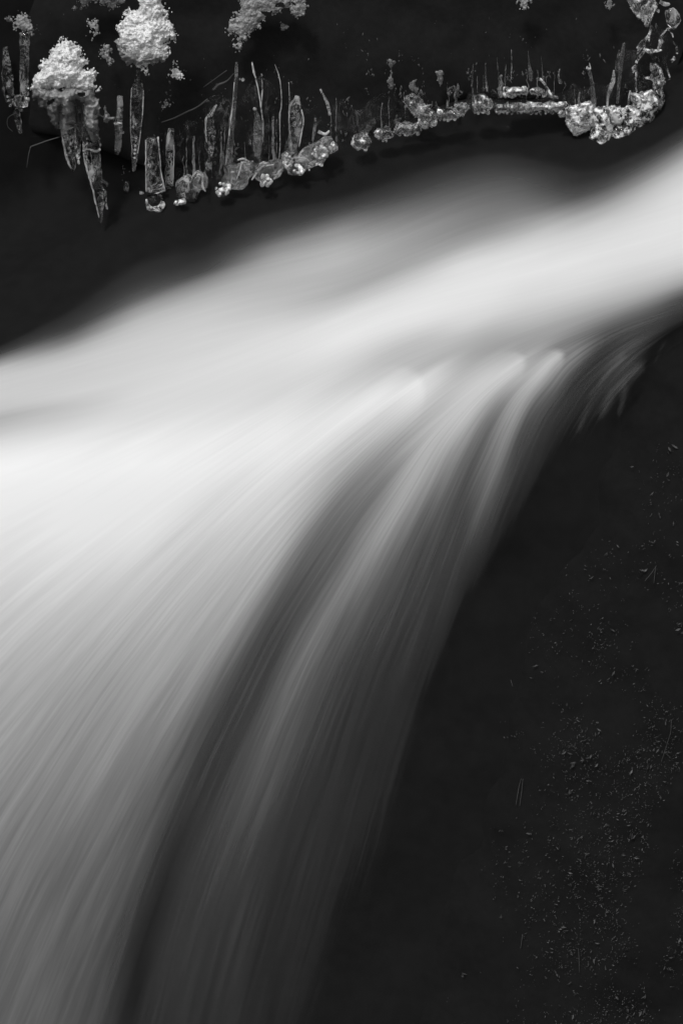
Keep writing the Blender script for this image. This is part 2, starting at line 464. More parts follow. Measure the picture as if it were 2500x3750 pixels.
def streak(scale_u, scale_v, detail):
    mp = t.nodes.new('ShaderNodeMapping'); mp.inputs['Scale'].default_value = (scale_u, scale_v, 1)
    t.links.new(uvn.outputs[0], mp.inputs[0])
    n = t.nodes.new('ShaderNodeTexNoise'); n.inputs['Scale'].default_value = 1
    n.inputs['Detail'].default_value = detail; n.inputs['Roughness'].default_value = .6
    t.links.new(mp.outputs[0], n.inputs['Vector'])
    return n.outputs[0]


def mth(op, a, b_=None, c=None):
    m = t.nodes.new('ShaderNodeMath'); m.operation = op
    for i, v in enumerate((a, b_, c)):
        if v is None: continue
        if isinstance(v, (int, float)): m.inputs[i].default_value = v
        else: t.links.new(v, m.inputs[i])
    return m.outputs[0]


st = mth('ADD', mth('ADD', mth('MULTIPLY', mth('SUBTRACT', streak(20, .8, 3), .5), 1.2), mth('MULTIPLY', mth('SUBTRACT', streak(44, .9, 2), .5), 1.3)),
         mth('MULTIPLY', mth('SUBTRACT', streak(95, 2.6, 3), .5), 1.3))
# thin water shows its strands more than thick foam
veil = at.outputs['Fac']
at2 = t.nodes.new('ShaderNodeAttribute'); at2.attribute_name = 'strands'
amp = mth('MULTIPLY', mth('SUBTRACT', 1.10, veil), at2.outputs['Fac'])
f = mth('ADD', 1.0, mth('MULTIPLY', st, amp))
al = mth('MULTIPLY', veil, f)
thin = mth('MINIMUM', mth('MULTIPLY', veil, 18.0), 1.0)
al = mth('ADD', al, mth('MULTIPLY', mth('MULTIPLY', mth('MAXIMUM', st, 0.0), thin), mth('MULTIPLY', at2.outputs['Fac'], .05)))
al = mth('MINIMUM', mth('MAXIMUM', al, 0.0), 1.0)
# whiteness carries the foam and the painted light and shade; only the thinnest film lets the rock show through
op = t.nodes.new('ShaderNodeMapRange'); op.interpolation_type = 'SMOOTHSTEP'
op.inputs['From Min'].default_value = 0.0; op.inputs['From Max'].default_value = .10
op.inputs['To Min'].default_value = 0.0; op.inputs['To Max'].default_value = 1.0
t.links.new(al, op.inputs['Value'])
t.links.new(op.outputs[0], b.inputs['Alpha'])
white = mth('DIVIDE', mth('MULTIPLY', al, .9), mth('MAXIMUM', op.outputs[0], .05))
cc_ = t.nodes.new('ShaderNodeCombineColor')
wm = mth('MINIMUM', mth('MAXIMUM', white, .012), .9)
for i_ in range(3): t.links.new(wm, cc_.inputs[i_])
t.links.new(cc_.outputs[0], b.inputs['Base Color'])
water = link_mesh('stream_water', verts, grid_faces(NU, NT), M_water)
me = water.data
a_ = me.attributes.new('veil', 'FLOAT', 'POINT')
a_.data.foreach_set('value', veil_tone.reshape(-1).astype(np.float32))
dlip = lip_y(X) - Y_
strands = .12 + .35 * smooth(60, -260, dlip) + .5 * smooth(1950, 2150, X) * smooth(110, -80, dlip)
a_ = me.attributes.new('strands', 'FLOAT', 'POINT')
a_.data.foreach_set('value', strands.reshape(-1).astype(np.float32))
uvl = me.uv_layers.new(name='flow')
# across distance measured half-way down, along distance by arc length
mid = WG[:, NT // 2]
du = np.r_[0, np.cumsum(np.hypot(*np.diff(mid, axis=0).T))] / 1000
dv = np.concatenate([np.zeros((NU, 1)), np.cumsum(np.hypot(np.diff(X, axis=1), np.diff(Y_, axis=1)), axis=1)], 1) / 1000
dv = dv - dv[:, EXT:EXT + 1]
UV = np.stack([np.repeat(du[:, None], NT, 1), dv], -1).reshape(-1, 2)
li = np.zeros(len(me.loops), dtype=np.int32)
me.loops.foreach_get('vertex_index', li)
uvl.data.foreach_set('uv', UV[li].reshape(-1).astype(np.float32))
tag(water, 'silky white water sliding over the lip and falling as a long soft veil', None, None, 'structure')

# ------------------------------------------------------------------ rock bed behind and beneath the water, cavity wall at the back


def nz(x, y, s, seed=0.0, oct=4):
    out = np.empty(x.shape)
    it = np.nditer([x, y], flags=['multi_index'])
    for a, b_ in it:
        out[it.multi_index] = noise.fractal(Vector((float(a) / s, float(b_) / s, seed)), .9, 2.1, oct)
    return out


gx, gy = np.meshgrid(np.linspace(-2500, 5000, 170), np.linspace(-2200, 6500, 190), indexing='ij')
TOPX = [-2500, -300, 0, 250, 750, 1250, 1700, 2000, 2250, 2500, 2800, 5000]
TOPY = [1900, 1300, 1150, 1000, 740, 590, 450, 470, 480, 380, 220, -500]
ty = np.interp(gx, TOPX, TOPY)
below = water_depth(gx, np.maximum(gy, ty))
rise = np.maximum(ty - gy, 0)
bed_d = below + .055 + .10 * smooth(0, 250, rise) + np.minimum(rise, 1e9) * .00004
bed_d = np.where(rise > 0, np.maximum(bed_d, below + .06), bed_d)
bed_d = bed_d + .12 * smooth(30, 420, rise)
bed_d += nz(gx, gy, 420.0, 3.3) * .012
bed = link_mesh('rock_ground', Pn(gx, gy, bed_d).reshape(-1, 3), grid_faces(*gx.shape), M_bed)
tag(bed, 'black wet rock under and behind the falling water', None, None, 'structure')

# the overhanging bank the ice hangs from
LX = [-2500, -400, 0, 250, 560, 900, 1200, 1500, 1700, 2080, 2200, 2400, 2480, 2540, 2700]
LY = [700, 560, 470, 500, 620, 600, 520, 440, 360, 360, 450, 380, 250, 60, -700]
NB, NC = 210, 90
bx = np.linspace(-2500, 2700, NB)
ly = np.interp(bx, LX, LY)
s = np.linspace(0, 1, NC)
BXg = np.repeat(bx[:, None], NC, 1)
top = -1400.0
face = np.clip(s / .72, 0, 1)[None, :]
under = np.clip((s - .72) / .28, 0, 1)[None, :]
BYg = top + (ly[:, None] - top) * face - 60 * under ** 2
lean = .00012 * (ly[:, None] - BYg) * (face < 1)
BD = .60 + lean + .16 * under - .06 * np.sin(face * math.pi)
BD = BD + nz(BXg, BYg, 240.0, 8.1, 5) * .014
bank = link_mesh('stream_bank', Pn(BXg, BYg, BD).reshape(-1, 3), grid_faces(NB, NC), M_bank)
tag(bank, 'dark overhanging stream bank the ice hangs from', None, None, 'structure')


def bank_Y(x, y):
    return .60 + .00012 * (float(np.interp(x, LX, LY)) - y)


# ------------------------------------------------------------------ mossy boulder at the right of the fall
mx, my = np.meshgrid(np.linspace(900, 4200, 150), np.linspace(900, 5600, 190), indexing='ij')
EX = np.interp(my, [900, 1180, 1300, 1500, 1800, 2200, 2600, 3000, 3400, 3750, 5600], [2850, 2560, 2440, 2330, 2180, 2010, 1880, 1760, 1640, 1520, 900])
inn = mx - EX
bump_ = .10 * np.tanh(inn / 380.0)
ref = water_depth(mx, my) + .055
bd = ref - bump_ * .8 + nz(mx, my, 300.0, 5.0, 5) * .014
bd = bd + np.where(inn < -150, (-150 - inn) * .0006, 0)
# back edge curls away
bd = bd + .5 * smooth(0, 500, mx - 3700) + .5 * smooth(0, 250, 1150 - my)
boulder = link_mesh('mossy_boulder', Pn(mx, my, bd).reshape(-1, 3), grid_faces(*mx.shape), M_boulder)
tag(boulder, 'large black mossy boulder on the right beside the falling water', 'boulder')


def boulder_Y(x, y):
    i = np.clip((x - 900) / 3300 * 149, 0, 148.99); j = np.clip((y - 900) / 4700 * 189, 0, 188.99)
    a, c = int(i), int(j); fa, fc = i - a, j - c
    return float(bd[a, c] * (1 - fa) * (1 - fc) + bd[a + 1, c] * fa * (1 - fc) + bd[a, c + 1] * (1 - fa) * fc + bd[a + 1, c + 1] * fa * fc)


# moss: countless small leaves and tips on the boulder
def leaf(vs, fs, c, L, wd, ang, tilt):
    ax = Vector((math.cos(ang), -math.sin(tilt) * .6, math.sin(ang))).normalized()
    n = Vector((0, -1, .3)).normalized()
    sd_ = ax.cross(n).normalized()
    n2 = sd_.cross(ax)
    k = len(vs)
    vs += [c - ax * L * .5, c + sd_ * wd * .5 + n2 * L * .12, c + ax * L * .5, c - sd_ * wd * .5 + n2 * L * .12]
    fs.append((k, k + 1, k + 2)); fs.append((k, k + 2, k + 3))


def moss_density(x, y):
    n = noise.fractal(Vector((x / 230, y / 330, 2.2)), 1, 2, 3)
    g = smooth(1600, 2420, x + (y - 3000) * .12) * smooth(1500, 2800, y)
    g = max(float(g), .35 * float(smooth(2050, 2250, x) * smooth(1500, 1800, y)))
    return g ** 1.5 * max(0, .35 + n * 1.5)


vs, fs = [], []
vt, ft = [], []
n = 0
while n < 10000:
    x, y = random.uniform(1500, 2620), random.uniform(1350, 3850)
    if x < np.interp(y, [1350, 1800, 2600, 3750], [2380, 2130, 1800, 1440]): continue
    c = P(x, y, boulder_Y(x, y) - .002)
    L = random.uniform(5, 17) * PX
    if random.random() < 1.6 * moss_density(x, y):
        r = random.random()
        L2 = (random.uniform(4, 11) if r < .94 else random.uniform(12, 24)) * PX
        a0 = random.gauss(1.0, .7)
        for q in range(random.choice((1, 1, 2, 3))):
            cc = c + Vector((random.gauss(0, 7) * PX, -.006 - random.random() * .003, random.gauss(0, 7) * PX))
            leaf(vt, ft, cc, L2, L2 * random.uniform(.15, .42), a0 + random.gauss(0, .5), random.uniform(-1, 1))
    n += 1
mtips = link_mesh('moss', vt, ft, M_moss_tip, smooth=False)
tag(mtips, 'tiny moss leaves with painted pale glints on the boulder', 'moss leaves', None, 'stuff')


# ------------------------------------------------------------------ tubes, blobs, granules
def tube(pts, seg=12, rough_=0.0, seed=0, sub=6, flat=1.0, ring=0.0):
    """pts: (world point, radius). Smooth tapered closed body with natural wobble."""
    p = np.array([[*q[0], q[1]] for q in pts], float)
    q = np.vstack([2 * p[0] - p[1], p, 2 * p[-1] - p[-2]])
    out = []
    for i in range(1, len(q) - 2):
        tt = np.linspace(0, 1, sub, endpoint=False)[:, None]
        a, b_, c, d = q[i - 1], q[i], q[i + 1], q[i + 2]
        out.append(.5 * (2 * b_ + (c - a) * tt + (2 * a - 5 * b_ + 4 * c - d) * tt ** 2 + (3 * b_ - a - 3 * c + d) * tt ** 3))
    out.append(p[-1][None])
    c = np.vstack(out)
    c[:, 3] = np.maximum(c[:, 3], 1e-4)
    V, F = [], []
    n = len(c)
    for i in range(n):
        d = Vector(c[min(i + 1, n - 1), :3] - c[max(i - 1, 0), :3]).normalized()
        sx = d.cross(Vector((0, 1, 0)))
        if sx.length < 1e-3: sx = Vector((1, 0, 0))
        sx.normalize(); sy = d.cross(sx)
        for j in range(seg):
            a = 2 * math.pi * j / seg
            r = c[i, 3]
            o = Vector(c[i, :3])
            if rough_:
                r *= 1 + rough_ * noise.noise((o + sx * math.cos(a) * .01) * 95 + Vector((seed, seed * .7, 0))) \
                    + rough_ * .6 * noise.noise(Vector((seed * 3.1, math.cos(a) * .8, o.z * 260)))
            if ring:
                r *= 1 + ring * math.sin(o.z * 620 + seed)
            V.append(o + sx * math.cos(a) * r + sy * math.sin(a) * r * flat)
    for i in range(n - 1):
        for j in range(seg):
            F.append((i * seg + j, i * seg + (j + 1) % seg, (i + 1) * seg + (j + 1) % seg, (i + 1) * seg + j))
    V.append(Vector(c[0, :3])); V.append(Vector(c[-1, :3]) + (Vector(c[-1, :3]) - Vector(c[-2, :3])).normalized() * c[-1, 3] * .6)
    for j in range(seg):
        F.append((len(V) - 2, (j + 1) % seg, j))
        F.append((len(V) - 1, (n - 1) * seg + j, (n - 1) * seg + (j + 1) % seg))
    return V, F


import bmesh
_ico = {}


def ico(sub):
    if sub not in _ico:
        bm = bmesh.new(); bmesh.ops.create_icosphere(bm, subdivisions=sub, radius=1)
        bm.verts.ensure_lookup_table()
        _ico[sub] = (np.array([v.co[:] for v in bm.verts]), np.array([[v.index for v in f.verts] for f in bm.faces]))
        bm.free()
    return _ico[sub]


def blob(c, rx, ry=None, rz=None, sub=3, rough_=.15, seed=0, freq=1.6, tilt=0.0):
    """uneven rounded lump; radii in metres, rx across, ry in depth, rz up"""
    ry = ry or rx; rz = rz or rx
    v, f = ico(sub)
    k = np.empty(len(v))
    for i, q in enumerate(v):
        k[i] = 1 + rough_ * noise.fractal(Vector(q) * freq + Vector((seed * 1.7, seed * .3, seed)), 1, 2, 2)
    v = v * k[:, None] * np.array([rx, ry, rz])
    ca, sa = math.cos(tilt), math.sin(tilt)
    v = np.stack([v[:, 0] * ca - v[:, 2] * sa, v[:, 1], v[:, 0] * sa + v[:, 2] * ca], -1)
    return v + np.array(c[:]), f


def join(parts_):
    V, F, n = [], [], 0
    for v, f in parts_:
        V.append(np.array([tuple(q) for q in v]) if not isinstance(v, np.ndarray) else v)
        F += [tuple(int(i) + n for i in ff) for ff in f]
        n += len(v)
    return np.vstack(V), F


def poly_in(x, y, poly):
    c = False
    for i in range(len(poly)):
        x1, y1 = poly[i]; x2, y2 = poly[i - 1]
        if (y1 > y) != (y2 > y) and x < (x2 - x1) * (y - y1) / (y2 - y1) + x1: c = not c
    return c


def poly_dist(x, y, poly):
    d = 1e9
    for i in range(len(poly)):
        x1, y1 = poly[i]; x2, y2 = poly[i - 1]
        dx, dy = x2 - x1, y2 - y1
        t_ = max(0, min(1, ((x - x1) * dx + (y - y1) * dy) / (dx * dx + dy * dy + 1e-9)))
        d = min(d, math.hypot(x - x1 - t_ * dx, y - y1 - t_ * dy))
    return d


def granules(poly, n, Yd, r0, r1, thick, seed=0, sub=1, holes=.0):
    """loose snow: grains heaped into the outline's volume, thicker towards its middle"""
    rr = random.Random(seed)
    xs = [p[0] for p in poly]; ys = [p[1] for p in poly]
    out = []
    tries = 0
    while len(out) < n and tries < n * 30:
        tries += 1
        x, y = rr.uniform(min(xs), max(xs)), rr.uniform(min(ys), max(ys))
        j = noise.noise(Vector((x / 25, y / 25, seed))) * 18
        inside = poly_in(x + j, y + j * .7, poly)
        if not inside: continue
        if holes and noise.noise(Vector((x / 34, y / 34, seed + 5))) > .5 - holes: continue
        e = poly_dist(x, y, poly)
        dome = min(1, e / 90) ** .6
        r = (r0 * .45 + (r1 - r0 * .45) * rr.random() ** 2.2) * (.55 + .45 * dome)
        front = dome * thick * (.75 + .5 * noise.noise(Vector((x / 60, y / 60, seed + 9))))
        d = Yd - front + rr.uniform(0, .6) * max(front, .004) * (1 if rr.random() < .5 else .12)
        out.append(blob(P(x, y, d), r * PX, sub=sub, rough_=.5, seed=rr.random() * 90, freq=2))
    return join(out)


def crust(poly, Yd, thick, seed=0, step=3.2, amp=4.0, jit=14, cell=11, holes=0.0, back=.012, reach=70, poly_fringe=False):
    """a closed crumbly body filling the outline: domed towards the viewer, with grain-sized relief and a frayed edge"""
    xs = [p[0] for p in poly]; ys = [p[1] for p in poly]
    X0, X1, Y0, Y1 = min(xs) - jit, max(xs) + jit, min(ys) - jit, max(ys) + jit
    nx, ny = int((X1 - X0) / step) + 2, int((Y1 - Y0) / step) + 2
    idx = -np.ones((nx, ny), int)
    keep = {}
    for i in range(nx):
        for j in range(ny):
            x, y = X0 + i * step, Y0 + j * step
            e = poly_dist(x, y, poly) * (1 if poly_in(x, y, poly) else -1)
            e += jit * noise.fractal(Vector((x / 26, y / 26, seed * 1.3)), .8, 2.2, 4)
            if holes and noise.noise(Vector((x / 30, y / 30, seed + 5))) > .5 - holes: e = min(e, -1)
            if e > 0:
                keep[(i, j)] = (x, y, e)
    V, F = [], []
    fi, bi = {}, {}
    for (i, j), (x, y, e) in keep.items():
        dome = min(1, e / reach) ** .5
        c1 = 1 - noise.voronoi(Vector((x / cell, y / cell, seed)))[0][0]
        c2 = 1 - noise.voronoi(Vector((x / cell * 2.1, y / cell * 2.1, seed + 3)))[0][0]
        c3 = noise.noise(Vector((x / 5.2, y / 5.2, seed + 1)))
        big = noise.fractal(Vector((x / 55, y / 55, seed + 9)), .9, 2, 4)
        d = thick * dome * (1 + .18 * big) + (amp * c1 + amp * .6 * c2 + amp * .4 * c3) * PX * (1 + .3 * thick / .05)
        fi[(i, j)] = len(V); V.append(P(x, y, Yd - d))
    for (i, j), (x, y, e) in keep.items():
        bi[(i, j)] = len(V); V.append(P(x, y, Yd + back * min(1, e / 30)))
    for (i, j) in keep:
        q = [(i, j), (i + 1, j), (i + 1, j + 1), (i, j + 1)]
        if all(k in keep for k in q):
            F.append(tuple(fi[k] for k in q)[::-1]); F.append(tuple(bi[k] for k in q))
            for (a, b_), (n1, n2_) in (((0, 3), (-1, 0)), ((1, 2), (1, 0)), ((0, 1), (0, -1)), ((3, 2), (0, 1))):
                k1, k2 = q[a], q[b_]
                m_ = [(i + n1, j + n2_), (i + 1 + n1, j + n2_), (i + 1 + n1, j + 1 + n2_), (i + n1, j + 1 + n2_)]
                if not all(k in keep for k in m_):
                    F.append((fi[k1], fi[k2], bi[k2], bi[k1]))
    used = sorted({k for f in F for k in f}); mp_ = {k: n_ for n_, k in enumerate(used)}
    V, F = np.array([tuple(V[k]) for k in used]), [tuple(mp_[k] for k in f) for f in F]
    if poly_fringe:         # loose grains clinging round the frayed edge
        rr = random.Random(seed + 77)
        rim = [q for q in keep.values() if q[2] < 9]
        bits = [(V, F)]
        for q in rr.sample(rim, min(len(rim), int(len(rim) * .22))):
            r = rr.uniform(1.6, 4.2)
            bits.append(blob(P(q[0] + rr.gauss(0, 5), q[1] + rr.gauss(0, 5), Yd - rr.uniform(0, .008)), r * PX, r * PX, r * PX * rr.uniform(.7, 1.6), 1, .7, rr.random() * 99, 2))
        V, F = join(bits)
    return V, F


ICE_D = .50          # depth of the hanging ice, just in front of the bank's face


def snow_clump(label, poly, n, Yd=.46, r0=5, r1=12, thick=.05, mat=M_snow, seed=1, holes=0., group='snow clumps on the bank', cat='snow', lower=None, sub=1):
    xs = [p[0] for p in poly]; ys = [p[1] for p in poly]
    base = P(sum(xs) / len(xs), max(ys), Yd)
    if lower is None:
        V, F = crust(poly, Yd, thick * .5, seed, step=2.6, amp=4.2, cell=8, jit=20, holes=holes if mat is not M_snow else 0, poly_fringe=True)
        o = link_mesh('snow_clump', V - np.array(base[:]), F, mat)
        o.location = base
        return tag(o, label, cat, group)
    e = empty('snow_clump', base)
    tag(e, label, cat, group)
    V, F = crust(poly, Yd, thick * .5, seed, step=2.6, amp=4.2, cell=8, jit=20, holes=holes if mat is not M_snow else 0, poly_fringe=True)
    link_mesh('snow_cap', V, F, mat, e)
    for nm, lp, ln, lm in lower:
        V, F = crust(lp, Yd + .006, thick * .8, seed + 3, amp=4.5, holes=.10)
        link_mesh(nm, V, F, lm, e)
    return e


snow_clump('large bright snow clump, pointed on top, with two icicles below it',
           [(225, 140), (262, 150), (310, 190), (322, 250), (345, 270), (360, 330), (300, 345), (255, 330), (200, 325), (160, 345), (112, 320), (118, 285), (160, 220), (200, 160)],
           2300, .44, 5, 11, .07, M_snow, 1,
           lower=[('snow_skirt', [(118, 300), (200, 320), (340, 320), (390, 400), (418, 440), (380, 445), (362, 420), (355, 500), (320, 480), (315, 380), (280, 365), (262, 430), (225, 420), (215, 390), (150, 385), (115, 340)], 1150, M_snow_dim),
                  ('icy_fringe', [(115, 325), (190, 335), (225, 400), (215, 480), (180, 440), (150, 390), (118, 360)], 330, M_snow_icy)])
snow_clump('largest snow clump, reaching the top edge, left of centre',
           [(505, -60), (610, -60), (600, 20), (612, 70), (648, 95), (636, 140), (612, 150), (616, 205), (585, 235), (520, 240), (540, 262), (512, 262), (492, 225), (425, 165), (428, 110), (450, 45), (500, 30)],
           3000, .47, 5, 12, .07, M_snow, 2, holes=.02,
           lower=[('snow_skirt', [(425, 150), (470, 175), (510, 200), (600, 190), (612, 215), (560, 235), (500, 240), (455, 240), (440, 200)], 420, M_snow_dim)])
snow_clump('small grey snow lump attached at the lower left of the largest clump',
           [(378, 165), (402, 155), (412, 190), (402, 228), (370, 218), (366, 190)], 150, .5, 4, 8, .03, M_snow_dim, 3)
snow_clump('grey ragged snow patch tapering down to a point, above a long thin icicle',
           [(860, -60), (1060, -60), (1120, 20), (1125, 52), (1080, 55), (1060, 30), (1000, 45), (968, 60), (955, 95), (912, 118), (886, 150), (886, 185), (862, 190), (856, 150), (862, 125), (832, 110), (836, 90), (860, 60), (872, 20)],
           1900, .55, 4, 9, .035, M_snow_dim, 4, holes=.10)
snow_clump('dim snow tuft hanging right of the ragged grey snow patch', [(1018, 62), (1040, 65), (1046, 90), (1034, 108), (1018, 96)], 60, .57, 3, 6, .015, M_snow_icy, 5)
snow_clump('narrow grey snow lump standing alone between the two bright clumps', [(335, 65), (352, 60), (360, 90), (356, 130), (330, 130), (322, 112)], 130, .52, 4, 7, .02, M_snow_dim, 6, holes=.1)
snow_clump('small round snow lump right of the largest clump, over the ice columns', [(630, 240), (650, 236), (660, 262), (672, 270), (666, 286), (645, 284), (622, 266)], 170, .5, 4, 8, .02, M_snow, 7)
snow_clump('dim snow strip along the top edge at far left', [(280, -60), (460, -60), (450, 10), (430, 32), (390, 25), (340, 10), (290, 40), (276, 30)], 420, .56, 4, 9, .02, M_snow_icy, 8, holes=.12)
snow_clump('small snow tuft hanging at the top edge, right of centre', [(1898, -40), (1944, -40), (1942, 20), (1930, 46), (1912, 40), (1900, 15)], 150, .55, 4, 8, .02, M_snow_dim, 9)
snow_clump('tiny snow tuft at the top edge near the right corner', [(2208, -40), (2235, -40), (2236, 24), (2222, 26)], 60, .55, 4, 7, .02, M_snow_dim, 10)
snow_clump('dim snow cap sitting on the far left icicle', [(50, 78), (68, 55), (92, 45), (110, 70), (120, 108), (112, 120), (80, 122), (55, 105)], 330, .5, 4, 8, .025, M_snow_dim, 11)
snow_clump('faint snow speck left of the cap on the far left icicle', [(24, 62), (40, 60), (44, 78), (30, 82)], 30, .52, 3, 6, .01, M_snow_icy, 12)
snow_clump('tiny bright frost star between the long icicle and the pale ice column', [(580, 375), (596, 372), (610, 378), (604, 390), (590, 398), (582, 390)], 45, .53, 3, 5, .01, M_snow_dim, 13)

# ------------------------------------------------------------------ icicles
_seed = [20]


def icicle(label, shaft, extra=(), Yd=ICE_D, mat=M_ice, rough_=.2, ring=.04, flat=.9, group='icicles hanging from the bank', seg=14):
    """shaft: (px, py, half width px) from root to tip; extra: (part name, kind, data, material)"""
    _seed[0] += 1
    sd_ = _seed[0]
    root = P(shaft[0][0], shaft[0][1], Yd)
    e = empty('icicle', root)
    tag(e, label, 'icicle', group)
    if max(q[2] for q in shaft) <= 5:
        shaft = [(x, y, r * .8) for x, y, r in shaft]; rough_ = .55
    V, F = tube([(P(x, y, Yd), r * PX) for x, y, r in shaft], seg, rough_, sd_, 8, flat, ring)
    link_mesh('shaft', V, F, mat, e)
    for nm, kind, dat, m in extra:  # pale edge tubes stand in for light caught along clear ice edges
        _seed[0] += 1
        if kind == 'tube':
            V, F = tube([(P(x, y, Yd - (.020 if nm == 'white_foot' else .006)), r * .8 * PX) for x, y, r in dat], 10, .45, _seed[0], 6, flat, .0)
        elif kind == 'blob':
            x, y, rx, rz = dat[:4]
            V, F = blob(P(x, y, Yd - .004), rx * PX, rx * PX * .8, rz * PX, 3, .3, _seed[0], 1.7, dat[4] if len(dat) > 4 else 0)
        elif kind == 'beads':
            for x, y, r in dat:
                V, F = blob(P(x, y, Yd - .006 - .004 * random.random()), r * PX, sub=2, rough_=.25, seed=random.random() * 99)
                link_mesh('bead' if nm == 'bubble_column' else nm, V, F, m, e)
            continue
        link_mesh(nm, V, F, m, e)
    return e


icicle('far left icicle, straight column with a swollen bulb and a short crooked tip',
       [(90, 118, 20), (90, 160, 19), (89, 230, 18), (89, 300, 18), (90, 345, 19)],
       [('bulb', 'blob', (76, 370, 31, 26), M_ice), ('tip', 'tube', [(63, 392, 17), (64, 430, 16), (70, 460, 12), (76, 486, 9)], M_ice),
        ('bead', 'beads', [(101, 362, 9), (78, 402, 6)], M_bead), ('bead', 'beads', [(27, 352, 5), (33, 368, 6), (38, 385, 6)], M_bead)])
icicle('faint wide ice column at the left edge behind the far left icicle', [(20, 170, 8), (24, 240, 18), (30, 310, 22), (38, 370, 18)], Yd=.56, mat=M_ice)
icicle('short thick icicle under the left half of the pointed snow clump',
       [(250, 350, 40), (246, 400, 34), (248, 450, 31), (250, 490, 27), (256, 530, 24), (262, 570, 20), (266, 605, 11), (268, 628, 5)],
       [('bead', 'blob', (286, 568, 9, 16), M_bead), ('bead', 'blob', (288, 592, 5, 9), M_bead), ('frost_patch', 'blob', (250, 398, 20, 20), M_snow_icy),
        ('frost_band', 'tube', [(212, 440, 2), (235, 446, 4), (262, 440, 3), (276, 446, 2)], M_rim), ('frost_band', 'tube', [(216, 468, 2), (240, 472, 3), (268, 464, 2)], M_rim), ('edge_glint', 'tube', [(228, 500, 3), (240, 560, 6), (252, 598, 6), (262, 618, 3)], M_rim)], Yd=.45)
icicle('thin dark icicle hidden between the two big left icicles', [(285, 385, 10), (288, 450, 14), (287, 520, 10), (290, 560, 5)], Yd=.47)
icicle('longest left icicle, bending right to a needle tip below the snow',
       [(335, 380, 30), (332, 440, 30), (332, 500, 33), (335, 545, 36), (341, 600, 30), (352, 660, 26), (362, 720, 21), (366, 760, 15), (368, 790, 8), (369, 814, 4)],
       [('edge_glint', 'tube', [(306, 560, 4), (318, 620, 5), (337, 680, 5), (350, 740, 4), (362, 795, 3)], M_rim), ('side_spur', 'tube', [(376, 660, 8), (388, 668, 7), (396, 674, 5), (386, 682, 4)], M_ice),
        ('collar', 'tube', [(303, 552, 6), (325, 543, 5), (350, 551, 6), (366, 545, 7)], M_rim), ('frost_patch', 'blob', (342, 465, 18, 52), M_snow_icy), ('side_tip', 'tube', [(380, 690, 8), (386, 730, 8), (392, 765, 5)], M_ice)], Yd=.44)
icicle('short blunt icicle with a bead collar right of the pointed snow clump', [(440, 350, 11), (438, 410, 13), (434, 450, 14), (434, 500, 13), (431, 545, 11), (430, 562, 7)],
       [('collar', 'blob', (432, 450, 18, 6), M_bead), ('bead', 'beads', [(450, 483, 6), (424, 545, 4)], M_bead)])
icicle('slender spear icicle hanging alone under the largest snow clump',
       [(508, 255, 8), (506, 280, 10), (504, 310, 20), (503, 350, 25), (500, 400, 24), (497, 460, 21), (495, 520, 17), (492, 580, 12), (491, 605, 8), (490, 624, 6)],
       [('edge_glint', 'tube', [(482, 320, 2), (478, 400, 2.5), (479, 480, 2.5), (484, 560, 2)], M_rim), ('edge_glint', 'tube', [(525, 330, 2), (523, 400, 2.5), (514, 490, 2), (504, 560, 2)], M_rim),
        ('bubble_column', 'beads', [(495, 532, 5), (494, 548, 5), (493, 562, 5), (492, 577, 5), (497, 505, 4)], M_rim)])
icicle('broad ice column with a bright white rounded foot, left end of the ice rim',
       [(558, 505, 24), (557, 560, 26), (560, 620, 29), (565, 670, 32), (570, 695, 34)],
       [('bulb', 'blob', (566, 735, 33, 36), M_ice), ('white_foot', 'tube', [(535, 728, 4), (540, 750, 9), (556, 765, 14), (576, 766, 17), (592, 753, 16), (594, 738, 8)], M_glit),
        ('edge_glint', 'tube', [(534, 510, 3), (534, 600, 2.5), (535, 700, 3)], M_rim), ('edge_glint', 'tube', [(578, 500, 4), (584, 560, 3), (590, 630, 3), (603, 692, 4)], M_rim),
        ('collar', 'tube', [(575, 705, 4), (590, 700, 5), (605, 695, 4)], M_rim)])
icicle('dim broken ice tip dangling below the white rounded foot', [(520, 700, 10), (524, 760, 12), (530, 810, 14), (536, 845, 13), (529, 866, 5)], Yd=.54, mat=M_pale)
icicle('faint thin ice strand right of the dim broken tip', [(560, 780, 7), (560, 820, 8), (552, 845, 4)], Yd=.56)
icicle('faint small ice blob left of the dim broken tip', [(492, 750, 6), (492, 790, 8), (484, 822, 12), (482, 840, 8)], Yd=.56, mat=M_pale)
icicle('faint stubby ice bit right of the longest left icicle', [(466, 665, 8), (462, 690, 10), (459, 722, 6)], Yd=.56)
icicle('narrow ice column just right of the broad white footed column', [(626, 470, 12), (622, 530, 15), (622, 600, 14), (620, 660, 13), (617, 695, 10)],
       [('edge_glint', 'tube', [(637, 520, 2), (636, 600, 2), (633, 680, 2)], M_rim)], Yd=.53)
icicle('knobbly short ice column above the egg shaped lump',
       [(790, 385, 5), (772, 422, 12), (766, 450, 20), (770, 500, 20), (768, 540, 18), (769, 572, 9), (765, 600, 12), (764, 618, 12)],
       [('edge_glint', 'tube', [(793, 382, 4), (775, 420, 6), (756, 432, 5), (754, 480, 3), (757, 520, 2)], M_rim)], Yd=.53)
icicle('tall thin ice column under the ragged grey snow, widening downward',
       [(866, 225, 5), (864, 290, 8), (860, 340, 8), (856, 390, 9), (850, 440, 11), (845, 500, 12), (840, 560, 13), (832, 606, 13)],
       [('edge_glint', 'tube', [(858, 300, 2), (851, 390, 3), (841, 470, 3), (835, 540, 3), (827, 600, 3)], M_rim), ('bead', 'beads', [(889, 290, 7), (878, 288, 4)], M_rim)], Yd=.52, mat=M_pale)
